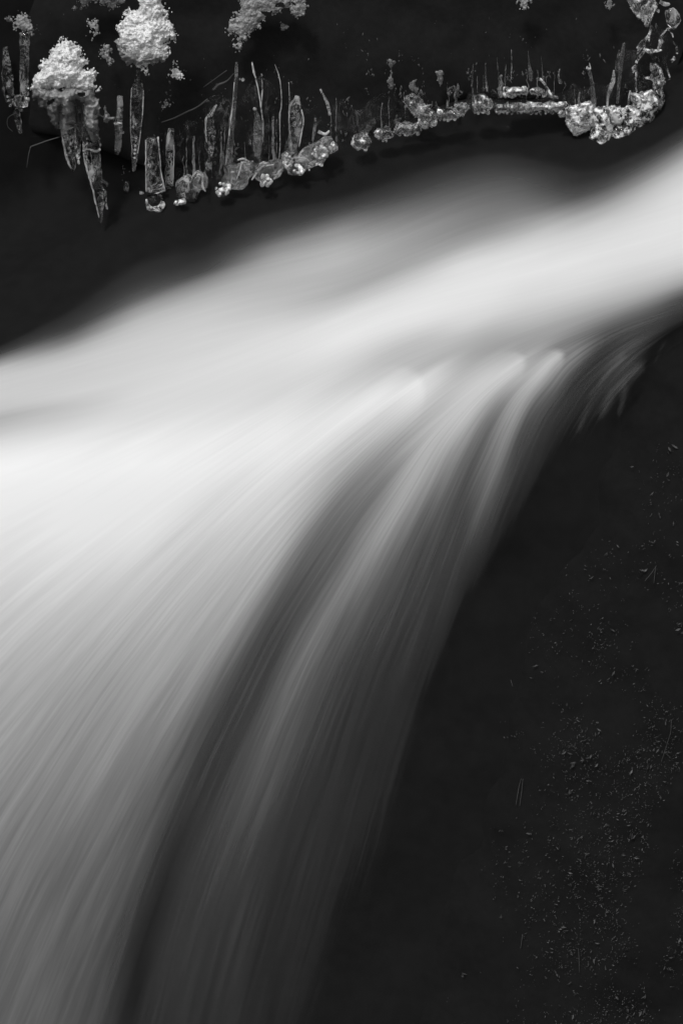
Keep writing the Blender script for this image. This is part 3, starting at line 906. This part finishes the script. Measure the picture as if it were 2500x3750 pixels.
icicle('long thread of ice right of the tall thin column', [(923, 228, 5), (932, 270, 4), (944, 320, 3), (954, 380, 3), (960, 430, 3), (963, 520, 2.5)],
       [('root_knob', 'tube', [(922, 226, 4), (929, 262, 5), (936, 285, 3)], M_rim)], Yd=.53, mat=M_rim)
icicle('second thread of ice, close beside the first', [(957, 268, 3), (960, 330, 3), (956, 400, 2.5), (962, 440, 3.5), (964, 500, 2)], Yd=.54, mat=M_rim)
icicle('cloudy flat icicle with a bright root knob between the ice threads', [(933, 395, 6), (941, 430, 11), (943, 480, 17), (942, 520, 18), (942, 570, 12)],
       [('root_knob', 'blob', (932, 398, 7, 7), M_snow_dim), ('bead', 'blob', (914, 520, 5, 12), M_bead)], Yd=.53, mat=M_pale)
icicle('single curved thread of ice standing apart before the vase shaped icicle', [(1006, 234, 1.5), (1022, 280, 2), (1030, 340, 2.5), (1029, 395, 2.5), (1024, 420, 3), (1025, 480, 2), (1025, 540, 2.5), (1022, 578, 3)], Yd=.53, mat=M_rim)
icicle('vase shaped clear icicle with two bright rims and a frosted waist',
       [(1090, 350, 9), (1082, 385, 22), (1082, 430, 27), (1080, 480, 24), (1074, 520, 19), (1068, 560, 12)],
       [('edge_glint', 'tube', [(1057, 300, 1.5), (1060, 370, 2), (1058, 440, 3), (1063, 500, 4), (1066, 550, 6)], M_rim), ('edge_glint', 'tube', [(1104, 400, 2), (1111, 440, 4), (1105, 480, 3), (1095, 535, 4)], M_rim),
        ('frost_patch', 'blob', (1091, 435, 10, 28), M_pale), ('rim', 'tube', [(1072, 385, 3), (1085, 375, 4), (1098, 382, 3)], M_rim)], Yd=.51)
icicle('short curved hook of ice above the big round ice lump', [(1172, 325, 4), (1185, 350, 4.5), (1197, 375, 6), (1204, 400, 7), (1208, 420, 5)], Yd=.53, mat=M_rim)
for lb, s_ in [
    ('leftmost thin needle of ice above the bright bead knot', [(1732, 232, 1.5), (1730, 270, 2.5), (1726, 315, 3)]),
    ('ragged double needle of ice above the bright bead knot', [(1778, 228, 2), (1777, 260, 4), (1780, 300, 5), (1783, 332, 5)]),
    ('tiny needle of ice high between the bead knots', [(1818, 210, 1.5), (1823, 255, 2.5)]),
    ('bright thin needle of ice above the long beaded shelf', [(1852, 235, 1.5), (1849, 270, 3), (1847, 312, 4)]),
    ('tall faint needle of ice left of the forked one', [(1872, 180, 1.5), (1873, 240, 2.5), (1870, 290, 3)]),
    ('forked needle of ice with a broad foot on the beaded shelf', [(1933, 185, 1.5), (1936, 230, 4), (1942, 265, 7), (1943, 295, 5)]),
    ('thin straight needle of ice right of the forked one', [(1981, 205, 1.5), (1984, 245, 3), (1986, 290, 4)]),
    ('leaning needle of ice beside the dark gap in the shelf', [(2049, 250, 2), (2044, 280, 4), (2052, 302, 6)]),
]:
    icicle(lb, s_, Yd=.52, mat=M_pale, group='ice needles above the beaded shelf', seg=8, ring=0)
icicle('bright tapering spike rising from the left knob of the glittering cluster', [(2148, 240, 4), (2158, 262, 7), (2166, 300, 7), (2171, 340, 9), (2173, 380, 9), (2172, 430, 6)],
       [('edge_glint', 'tube', [(2146, 245, 6), (2160, 250, 5), (2158, 230, 2)], M_rim)], Yd=.49, mat=M_pale)
icicle('narrow spike left of the tall paired spikes on the glittering cluster', [(2247, 255, 3), (2245, 290, 8), (2236, 320, 9), (2226, 350, 5), (2222, 400, 3)], Yd=.49, mat=M_rim)
icicle('tallest spike of ice rising from the glittering cluster', [(2285, 155, 5), (2279, 195, 8), (2273, 235, 8), (2268, 280, 7), (2264, 330, 6), (2260, 375, 6)],
       [('side_sheet', 'tube', [(2268, 180, 5), (2262, 220, 9), (2256, 260, 5)], M_ice)], Yd=.49, mat=M_pale)
icicle('thin ribbon spike right of the tallest one', [(2306, 330, 4), (2302, 360, 5), (2298, 400, 3)], Yd=.49, mat=M_rim)

# twisted ribbons of ice at the right corner
def ribbon(label, parts_, Yd=.5, mat=M_bead, group='ice ribbons in the right corner'):
    e = empty('ice_ribbon', P(parts_[0][0][0], parts_[0][0][1], Yd))
    tag(e, label, 'ice ribbon', group)
    for i, pp in enumerate(parts_):
        _seed[0] += 1
        V, F = tube([(P(x, y, Yd), r * PX) for x, y, r in pp], 10, .6, _seed[0], 9, .5, 0)
        link_mesh('strand', V, F, mat, e)
    return e


ribbon('long crooked ribbon of ice running down into the glittering cluster', [[(2384, 92, 4), (2380, 115, 4), (2362, 145, 8), (2342, 170, 11), (2332, 195, 5)],
       [(2366, 170, 5), (2350, 195, 7), (2332, 220, 5), (2324, 245, 8), (2318, 265, 4)], [(2330, 250, 4), (2327, 300, 4), (2330, 335, 4)]])
ribbon('arched ribbon of ice with a broad pale middle, beside the crooked ribbon', [[(2362, 178, 5), (2378, 188, 8), (2400, 186, 7), (2422, 182, 4)], [(2408, 180, 5), (2418, 158, 10), (2422, 130, 5), (2436, 112, 4), (2446, 102, 3)]])
ribbon('bright hooked edge of ice at the right corner', [[(2444, 104, 3), (2462, 102, 5), (2476, 92, 5), (2484, 75, 3), (2486, 50, 3)], [(2446, 108, 2), (2458, 120, 3), (2464, 135, 2)]])
ribbon('short bright hook of ice hanging inside the crooked ribbon', [[(2385, 90, 5), (2380, 105, 3), (2377, 125, 3), (2376, 150, 3)]])
ribbon('beaded edge of ice down the right side', [[(2465, 150, 4), (2475, 170, 5), (2478, 195, 4)], [(2456, 222, 5), (2468, 215, 6), (2468, 205, 4)], [(2441, 250, 6), (2448, 270, 3), (2452, 285, 3), (2445, 292, 3)]])
ribbon('bright curved band of ice under the fold at right', [[(2358, 284, 4), (2380, 283, 6), (2398, 290, 5), (2420, 284, 4)]])

# ------------------------------------------------------------------ lumps of ice along the lower rim of the bank
def lump(label, body, beads=(), Yd=ICE_D, bmat=M_ice, dmat=M_bead, extra=(), group='ice lumps along the rim'):
    e = empty('ice_lump', P(body[0][0], body[0][1] + body[0][3], Yd))
    tag(e, label, 'ice lump', group)
    if beads and len(beads) > 45:           # a crusty knot: one frozen body with beads along its lower edge
        pts = [(x, y) for x, y, r in beads]
        mxx = sum(p[0] for p in pts) / len(pts); myy = sum(p[1] for p in pts) / len(pts)
        hull = []
        for k in range(22):
            a = 2 * math.pi * k / 22
            best = max(pts, key=lambda p: (p[0] - mxx) * math.cos(a) + (p[1] - myy) * math.sin(a))
            if not hull or hull[-1] != best: hull.append(best)
        if hull[0] == hull[-1]: hull.pop()
        hull = [(mxx + (px_ - mxx) * 1.24, myy + (py_ - myy) * 1.24) for px_, py_ in hull]
        V, F = crust(hull, Yd, .028, len(label) + _seed[0], step=3.0, amp=5.0, jit=9, cell=17, reach=34)
        link_mesh('crust', V, F, dmat, e)
        low = sorted(beads, key=lambda q: -(q[1] - .25 * q[0] * 0))[:max(5, len(beads) // 6)]
        kept = []
        for q in low:
            if all(math.hypot(q[0] - k_[0], q[1] - k_[1]) > 9 for k_ in kept): kept.append(q)
        for x, y, r in kept[:14]:
            v, f = blob(P(x, y + 3, Yd - .008), r * PX, r * PX, r * PX * 1.2, 2, .3, random.random() * 99, 1.4)
            link_mesh('bead', v, f, M_bead, e)
    else:
        bl = []
        for b_ in body:
            _seed[0] += 1
            v, f = blob(P(b_[0], b_[1], Yd), b_[2] * PX * 1.12, b_[2] * PX * .8, b_[3] * PX * 1.12, 4, .24, _seed[0], 1.3, b_[4] if len(b_) > 4 else 0)
            link_mesh('lobe', v, f, bmat, e)
        for x, y, r in beads:
            v, f = blob(P(x, y, Yd - .022 - .010 * random.random()), r * PX, sub=2, rough_=.35, seed=random.random() * 99, freq=1.4)
            link_mesh('bead', v, f, dmat, e)
    for nm, pp, m in extra:
        _seed[0] += 1
        V, F = tube([(P(x, y, Yd - .026), r * PX) for x, y, r in pp], 8, .3, _seed[0], 6, 1, 0)
        link_mesh(nm, V, F, m, e)
    return e


def scatter(poly, n, r0, r1, seed):
    rr = random.Random(seed)
    xs = [p[0] for p in poly]; ys = [p[1] for p in poly]
    out = []
    while len(out) < n:
        x, y = rr.uniform(min(xs), max(xs)), rr.uniform(min(ys), max(ys))
        if poly_in(x, y, poly): out.append((x, y, r0 + (r1 - r0) * rr.random() ** 2))
    return out


def disc(cx_, cy_, rx, ry, n, r0, r1, seed):
    k = 14
    return scatter([(cx_ + rx * math.cos(2 * math.pi * i / k), cy_ + ry * math.sin(2 * math.pi * i / k)) for i in range(k)], n, r0, r1, seed)


lump('egg shaped smooth ice lump with a small bright bead below', [(688, 690, 42, 50, -.35), (735, 662, 26, 34)], disc(662, 740, 16, 9, 7, 6, 12, 1), bmat=M_smooth, dmat=M_glit,
     extra=[('frost_ridge', [(700, 650, 2.2), (725, 625, 3.8), (742, 650, 3.0), (742, 680, 3.8), (752, 700, 2.2)], M_rim), ('frost_ridge', [(688, 660, 1.5), (690, 690, 4.5), (682, 705, 2.2)], M_rim)])
lump('broad smooth ice lump with a bead knot at its lower left', [(868, 645, 56, 42, .6), (905, 618, 36, 30, .3)], disc(815, 690, 26, 26, 26, 5, 12, 2) + [(805, 708, 13)], bmat=M_smooth, dmat=M_glit,
     extra=[('frost_ridge', [(870, 585, 3.0), (890, 580, 3.8), (912, 590, 3.0)], M_rim), ('frost_ridge', [(886, 590, 3.8), (878, 625, 3.0), (866, 655, 1.5)], M_rim)])
lump('ice lump cut by a slanting bright ridge, with a round bead knot below', [(982, 624, 52, 36, .4)], disc(972, 660, 18, 20, 24, 5, 10, 3), bmat=M_smooth, dmat=M_glit,
     extra=[('bright_ridge', [(922, 658, 3.0), (938, 635, 4.5), (955, 612, 4.5), (968, 605, 3.0)], M_rim), ('bright_ridge', [(950, 600, 3.8), (966, 592, 3.8), (972, 604, 3.0), (1000, 602, 2.2)], M_rim)])
lump('speckled ice knob at the left foot of the big round lump', [(1052, 585, 20, 32, .3)], disc(1052, 588, 16, 28, 26, 4, 8, 4), bmat=M_smooth, dmat=M_glit)
lump('big round ice lump in two halves with a dazzling white spot', [(1142, 568, 58, 38, .6), (1190, 535, 34, 30, .5), (1088, 612, 34, 28, .3)],
     disc(1172, 556, 20, 24, 26, 6, 13, 5) + disc(1092, 620, 24, 20, 16, 5, 10, 6), bmat=M_smooth, dmat=M_glit, extra=[('frost_ridge', [(1060, 590, 2.2), (1085, 575, 3.8), (1120, 580, 3.8), (1135, 590, 2.2)], M_rim), ('frost_ridge', [(1165, 480, 6.0), (1190, 490, 7.5), (1205, 478, 3.8)], M_rim)])
lump('ring shaped bead knob right of the dazzling white spot', [(1220, 538, 17, 18)], disc(1220, 536, 16, 16, 20, 4, 8, 7) + [(1195, 560, 5), (1200, 552, 4), (1176, 602, 9), (1132, 622, 4)], bmat=M_smooth, dmat=M_glit)
lump('speckled rounded lump after the first gap in the rim', [(1310, 525, 48, 26, .5)], disc(1320, 515, 42, 30, 60, 5, 11, 8), bmat=M_pale)
lump('dull pebbled lump right of the speckled rounded one', [(1398, 485, 28, 30, .4)], disc(1402, 488, 32, 28, 50, 4, 9, 9), bmat=M_pale)
lump('long smooth ice lump with a striped flank, middle of the rim', [(1478, 475, 46, 24, .5), (1500, 460, 30, 20, .4)], disc(1490, 470, 48, 26, 55, 4, 9, 10), bmat=M_pale,
     extra=[('bright_ridge', [(1540, 392, 3), (1558, 388, 4), (1578, 382, 3)], M_rim)])
lump('pebbled lump under the short bright bar', [(1560, 425, 34, 30, .4)], disc(1560, 430, 34, 32, 70, 4, 10, 11) + disc(1510, 370, 26, 22, 40, 4, 8, 12), bmat=M_pale)
lump('lump with a square bright spot on its left', [(1640, 415, 42, 22, .4)], disc(1640, 415, 40, 24, 50, 4, 10, 13), bmat=M_pale, extra=[('bright_spot', [(1600, 405, 9), (1610, 408, 11), (1618, 406, 8)], M_glit)])
lump('small dull lump before the round bead knot', [(1690, 395, 22, 22)], disc(1690, 398, 28, 26, 36, 3, 8, 14), bmat=M_pale)
lump('round isolated bead knot with a bright upper left, right of centre', [(1763, 378, 30, 30)], disc(1763, 378, 36, 36, 80, 4, 10, 15) + disc(1748, 362, 14, 16, 14, 6, 11, 16), bmat=M_pale)
lump('lower left stretch of the beaded shelf, under a dark slot', [(1850, 385, 32, 20)], scatter([(1818, 372), (1930, 376), (1935, 408), (1820, 412)], 70, 4, 10, 17), bmat=M_pale)
lump('upper left ledge of the beaded shelf with a bright block', [(1860, 325, 20, 10)], scatter([(1835, 318), (1925, 316), (1930, 342), (1850, 352)], 60, 4, 10, 18), bmat=M_pale, dmat=M_glit)
lump('lower right stretch of the beaded shelf, beside the dark gap', [(1960, 380, 44, 22)], scatter([(1925, 372), (2000, 380), (2055, 372), (2066, 398), (1990, 412), (1925, 408)], 90, 4, 10, 19), bmat=M_pale, dmat=M_glit)
lump('upper right ledge of the beaded shelf, sloping to the dark gap', [(1960, 330, 30, 10)], scatter([(1925, 320), (1985, 318), (2030, 345), (2040, 360), (1985, 345), (1925, 340)], 60, 4, 10, 20), bmat=M_pale,
     extra=[('frost_ridge', [(1962, 288, 4), (1980, 290, 5), (1996, 310, 4), (2020, 350, 6)], M_bead)])
lump('white square bead at the left corner of the glittering cluster', [(2056, 416, 13, 12)], disc(2056, 416, 10, 9, 9, 6, 10, 20), bmat=M_rim)
lump('left knob of the glittering ice cluster', [(2125, 440, 36, 32), (2105, 465, 22, 20)], scatter([(2075, 400), (2160, 370), (2175, 440), (2155, 468), (2105, 488), (2085, 460)], 240, 5, 11, 21), bmat=M_pale, dmat=M_glit)
lump('lowest knob of the glittering ice cluster, hanging deepest', [(2200, 490, 34, 44)], scatter([(2175, 400), (2240, 400), (2260, 480), (2240, 520), (2215, 545), (2188, 545), (2185, 520), (2166, 500)], 280, 5, 11, 22), bmat=M_pale, dmat=M_glit)
lump('broad middle of the glittering ice cluster, whitest part', [(2270, 460, 52, 50)], scatter([(2225, 395), (2330, 400), (2335, 450), (2315, 505), (2285, 520), (2235, 515), (2220, 450)], 380, 5, 11, 23), bmat=M_pale, dmat=M_glit,
     extra=[('frost_ridge', [(2232, 410, 12), (2245, 425, 16), (2262, 445, 12), (2275, 440, 8)], M_rim)])
lump('right knob of the glittering ice cluster with a dazzling white patch', [(2372, 380, 46, 52, .3), (2365, 430, 36, 30)], scatter([(2320, 350), (2380, 335), (2415, 370), (2410, 410), (2385, 440), (2345, 475), (2318, 460), (2315, 400)], 380, 5, 12, 24), bmat=M_pale, dmat=M_glit,
     extra=[('bright_patch', [(2358, 360, 10), (2372, 356, 16), (2385, 366, 12)], M_glit)])
lump('upper right shoulder of the glittering ice cluster', [(2410, 300, 30, 50), (2440, 250, 20, 40)], scatter([(2385, 245), (2415, 250), (2435, 300), (2432, 360), (2412, 400), (2400, 350), (2420, 310)], 150, 4, 9, 25) + disc(2400, 258, 20, 14, 22, 5, 10, 26), bmat=M_ice)
lump('tangled ice crust hanging from the top edge near the right corner', [(2345, 5, 30, 22)], scatter([(2300, -30), (2380, -30), (2400, 20), (2372, 60), (2366, 85), (2355, 60), (2330, 36), (2304, 22)], 150, 3, 7, 27), bmat=M_ice, dmat=M_bead,
     extra=[('bright_patch', [(2415, 5, 6), (2430, 12, 8), (2450, 14, 6)], M_rim), ('bright_patch', [(2402, 38, 4), (2408, 36, 7), (2411, 44, 3)], M_rim), ('strand', [(2368, 60, 3), (2362, 80, 4), (2360, 90, 2)], M_rim)])
lump('dark glassy fold at the right corner above the hooked edge', [(2462, 62, 24, 36, .4)], (), bmat=M_ice)

# ------------------------------------------------------------------ thin frost and crystals spread over the dark bank
def crystals(regions, seed):
    rr = random.Random(seed)
    V, F = [], []
    for poly, n, r0, r1 in regions:
        c = 0
        xs = [p[0] for p in poly]; ys = [p[1] for p in poly]
        while c < n:
            x, y = rr.uniform(min(xs), max(xs)), rr.uniform(min(ys), max(ys))
            if not poly_in(x, y, poly): continue
            c += 1
            if noise.noise(Vector((x / 40, y / 60, seed))) < .22: continue
            r = .7 * (r0 + (r1 - r0) * rr.random() ** 2)
            v, f_ = blob(P(x, y, .555), r * PX, r * PX * .5, r * PX * rr.uniform(.7, 3.5), 1, .9, rr.random() * 99, 2, rr.gauss(0, .4))
            F += [tuple(int(i) + len(V) for i in q) for q in f_]
            V += [Vector(q) for q in v]
    return V, F


V, F = crystals([
    ([(600, 260), (1100, 250), (1240, 330), (1240, 500), (1000, 580), (640, 640), (600, 500)], 520, 1.5, 4.5),
    ([(1250, 330), (1440, 170), (1540, 230), (1700, 330), (1730, 380), (1560, 400), (1400, 460), (1260, 510)], 480, 1.5, 5),
    ([(1250, 60), (1340, 40), (1360, 200), (1270, 210)], 40, 1.5, 4),
    ([(1250, 430), (1700, 330), (1740, 345), (1560, 440), (1300, 500)], 300, 2, 6),
    ([(2030, 200), (2330, 170), (2420, 60), (2460, 240), (2400, 330), (2200, 420), (2060, 400)], 420, 1.5, 5),
    ([(1700, 250), (2050, 260), (2060, 330), (1700, 340)], 300, 1.5, 5),
    ([(0, 30), (260, 40), (240, 120), (0, 160)], 60, 1.5, 4),
    ([(1290, 470), (1450, 400), (1560, 320), (1720, 310), (1750, 350), (1560, 420), (1400, 470), (1300, 520)], 420, 3, 8),
    ([(700, 560), (1240, 440), (1260, 520), (1000, 600), (760, 690)], 260, 2.5, 6.5),
    ([(360, 230), (900, 120), (1500, 60), (2300, 60), (2300, 250), (1250, 330), (600, 330)], 330, 1, 3.2),
    ([(420, 300), (640, 330), (640, 700), (440, 700)], 220, 1.5, 4),
    ([(1250, 420), (1700, 340), (1700, 400), (1300, 520)], 160, 2, 6),
], 41)
fr = link_mesh('frost', V, F, M_speck)
tag(fr, 'dim frost crystals scattered over the dark bank behind the icicles', 'frost', None, 'stuff')
for lb, poly in (('pale frost patch on the bank nearest the speckled middle of the rim', [(1495, 350), (1535, 352), (1520, 400), (1478, 398)]),
                 ('narrow upright frost patch on the bank, the leftmost of three', [(1422, 215), (1442, 220), (1438, 325), (1420, 320)]),
                 ('small frost patch with a tail high above the rim, rightmost of three', [(1590, 262), (1618, 256), (1624, 290), (1612, 312), (1598, 284)]),
                 ('oval frost patch between the upright one and the tailed one', [(1500, 292), (1522, 290), (1526, 338), (1502, 340)])):
    b0 = P(poly[0][0], poly[0][1], .565)
    V, F = crust(poly, .565, .012, len(lb), step=3, amp=3, jit=10)
    o = link_mesh('frost_patch', V - np.array(b0[:]), F, M_snow_icy); o.location = b0
    tag(o, lb, 'frost', 'frost patches on the bank')

# clear glaze of ice that runs down the bank between the icicles and joins them to the rim
GX = [545, 620, 700, 870, 1010, 1160, 1290, 1400, 1500, 1640, 1780, 1900, 2060, 2120, 2210, 2300, 2400, 2450]
GB = [735, 715, 730, 690, 660, 610, 545, 505, 490, 425, 400, 395, 400, 450, 520, 490, 400, 240]
GT = [560, 470, 420, 330, 300, 300, 340, 330, 320, 330, 300, 280, 290, 280, 260, 200, 110, 60]
gnx, gny = 330, 60
V, gxs = [], np.linspace(GX[0], GX[-1], gnx)
for side in (0, 1):
    for x in gxs:
        tp, bt = np.interp(x, GX, GT), np.interp(x, GX, GB)
        tp += 90 * noise.noise(Vector((x / 70, 1.5, 0))) + 30
        bt += 10 * noise.noise(Vector((x / 20, 7.5, 0)))
        for j in range(gny):
            f_ = j / (gny - 1)
            y = tp + (bt - tp) * f_
            th = (.003 + .016 * f_ ** 2) * (1 + .7 * noise.noise(Vector((x / 17, y / 130, 3))) + .35 * noise.noise(Vector((x / 9, y / 26, 6))))
            th *= min(1, f_ * 8, (1 - f_) * 14)
            V.append(P(x, y, .548 - (th if side == 0 else -.004)))
gf = grid_faces(gnx, gny)
nn = gnx * gny
F = [tuple(f_) for f_ in gf] + [tuple(k + nn for k in f_[::-1]) for f_ in gf]
bd_ = [i * gny for i in range(gnx)] + [(gnx - 1) * gny + j for j in range(1, gny)] + [i * gny + gny - 1 for i in range(gnx - 2, -1, -1)] + [j for j in range(gny - 2, 0, -1)]
for a, b_ in zip(bd_, bd_[1:] + bd_[:1]): F.append((a, a + nn, b_ + nn, b_))
b0 = P(1500, 480, .548)
gl = link_mesh('ice_sheet', [v - b0 for v in V], F, M_glaze); gl.location = b0
M_riv = ice_mat('dim_frozen_trickle', .1, 200, .8, milk=.7, milk_scale=90, lo=.30, hi=.52, white=.26, vein=.12, stretch=.5)
rr_ = random.Random(5)
for k in range(64):
    x = rr_.uniform(570, 1260) if k < 36 else rr_.uniform(1290, 2430)
    yb = float(np.interp(x, GX, GB)) - rr_.uniform(5, 60)
    yt = max(float(np.interp(x, GX, GT)) - 30, yb - rr_.uniform(50, 230 if k < 36 else 130))
    w0 = rr_.uniform(1.2, 3.4) if rr_.random() < .75 else rr_.uniform(5, 10)
    n_ = 7
    pts_ = [(x + 9 * noise.noise(Vector((k * 3.3, i * .5, 1))) + (i / n_) * rr_.uniform(-3, 3), yt + (yb - yt) * i / (n_ - 1), w0 * (.35 + .65 * (i + 1) / n_)) for i in range(n_)]
    V, F = tube([(P(a, b_, .542), r * PX) for a, b_, r in pts_], 8, .6, k + 200, 6, .7, .05)
    link_mesh('trickle', V, F, M_riv, gl)
tag(gl, 'thin clear glaze of ice over the dark bank between icicles and rim', 'ice sheet')


# ------------------------------------------------------------------ twigs, straws and a leaf
def stick(name, label, cat, runs, Yd, mat, group=None):
    e = empty(name, P(runs[0][0][0], runs[0][0][1], Yd))
    tag(e, label, cat, group)
    for i, pp in enumerate(runs):
        V, F = tube([(P(x, y, Yd), r * PX) for x, y, r in pp], 6, .2, i + len(label), 5)
        link_mesh('stem' if i == 0 else 'side_shoot', V, F, mat, e)
    return e


stick('twig', 'thin bent twig poking out left of the short thick icicle', 'twig', [[(218, 500, 2), (170, 515, 2.2), (112, 536, 2.6)], [(112, 536, 2), (104, 570, 1.5), (98, 612, 1)], [(60, 410, 1), (30, 430, 1), (28, 460, 1), (46, 480, 1)]], .46, M_straw)
stick('twig', 'pale slanting root on the dark bank under the small round snow lump', 'twig', [[(590, 447, 2), (640, 430, 3), (685, 408, 3.5), (720, 392, 3), (760, 362, 4)], [(748, 372, 2), (766, 368, 4)]], .54, M_twig)
stick('twig', 'short rising root beside the top of the tall thin ice column', 'twig', [[(745, 318, 1.5), (790, 285, 2), (830, 256, 2)], [(780, 330, 6), (800, 310, 7), (830, 296, 4), (855, 268, 1.5)]], .54, M_twig)


def by(x, y):
    return boulder_Y(x, y) - .012


straws = [
    ('long vertical straw highest on the boulder', [(1882, 2135, 1.2), (1875, 2190, 1.6), (1876, 2235, 1.2)]),
    ('short straw leaning left, below the longest vertical one', [(1869, 2490, 1.4), (1877, 2515, 1)]),
    ('left straw of the close pair in the middle of the boulder', [(1908, 2852, 1), (1899, 2885, 1.6), (1888, 2950, 1)]),
    ('right straw of the close pair in the middle of the boulder', [(1914, 2853, 1), (1909, 2900, 1.4), (1902, 2952, .9)]),
    ('long curved straw near the right edge of the boulder', [(2457, 2636, 1.2), (2455, 2680, 1.5), (2440, 2730, 1.4), (2420, 2792, 1)]),
    ('slanting straw of the little V high at the right', [(2402, 2072, 1), (2385, 2098, 1.6), (2360, 2128, 1.2)]),
    ('upright straw of the little V high at the right', [(2400, 2078, 1), (2396, 2110, 1.5), (2393, 2136, 1)]),
    ('lone straw low at the left of the moss', [(1912, 3424, 1.6), (1909, 3450, 1.4), (1905, 3475, 1)]),
    ('lowest straw, standing upright in the moss', [(2117, 3475, 1), (2119, 3510, 1.5), (2120, 3560, 1)]),
]
for lb, s_ in straws:
    yb = by(*s_[0][:2])
    V, F = tube([(P(x, y, by(x, y)), r * .75 * PX) for x, y, r in s_], 5, .1, 3, 6)
    o = P(*s_[0][:2], yb)
    ob = link_mesh('straw', [v - o for v in V], F, M_straw)
    ob.location = o
    tag(ob, lb, 'straw', 'straws caught in the moss')
# the little leaf
lv, lf = [], []
c0 = P(2131, 1702, by(2131, 1702))
for i in range(9):
    a = i / 8 * 2 - 1
    wdt = (1 - a * a) ** .7 * 6 + .6
    for k in (-1, 0, 1):
        lv.append(P(2131 + a * 20, 1702 + k * wdt + a * 1.5, c0.y - .002 * (k == 0)))
for i in range(8):
    for k in (0, 1):
        lf.append((i * 3 + k, i * 3 + k + 1, i * 3 + k + 4, i * 3 + k + 3))
lo = link_mesh('leaf', [v - c0 for v in lv], lf, M_leaf)
lo.location = c0
tag(lo, 'small pale narrow leaf lying flat on black rock beside the fall', 'leaf')
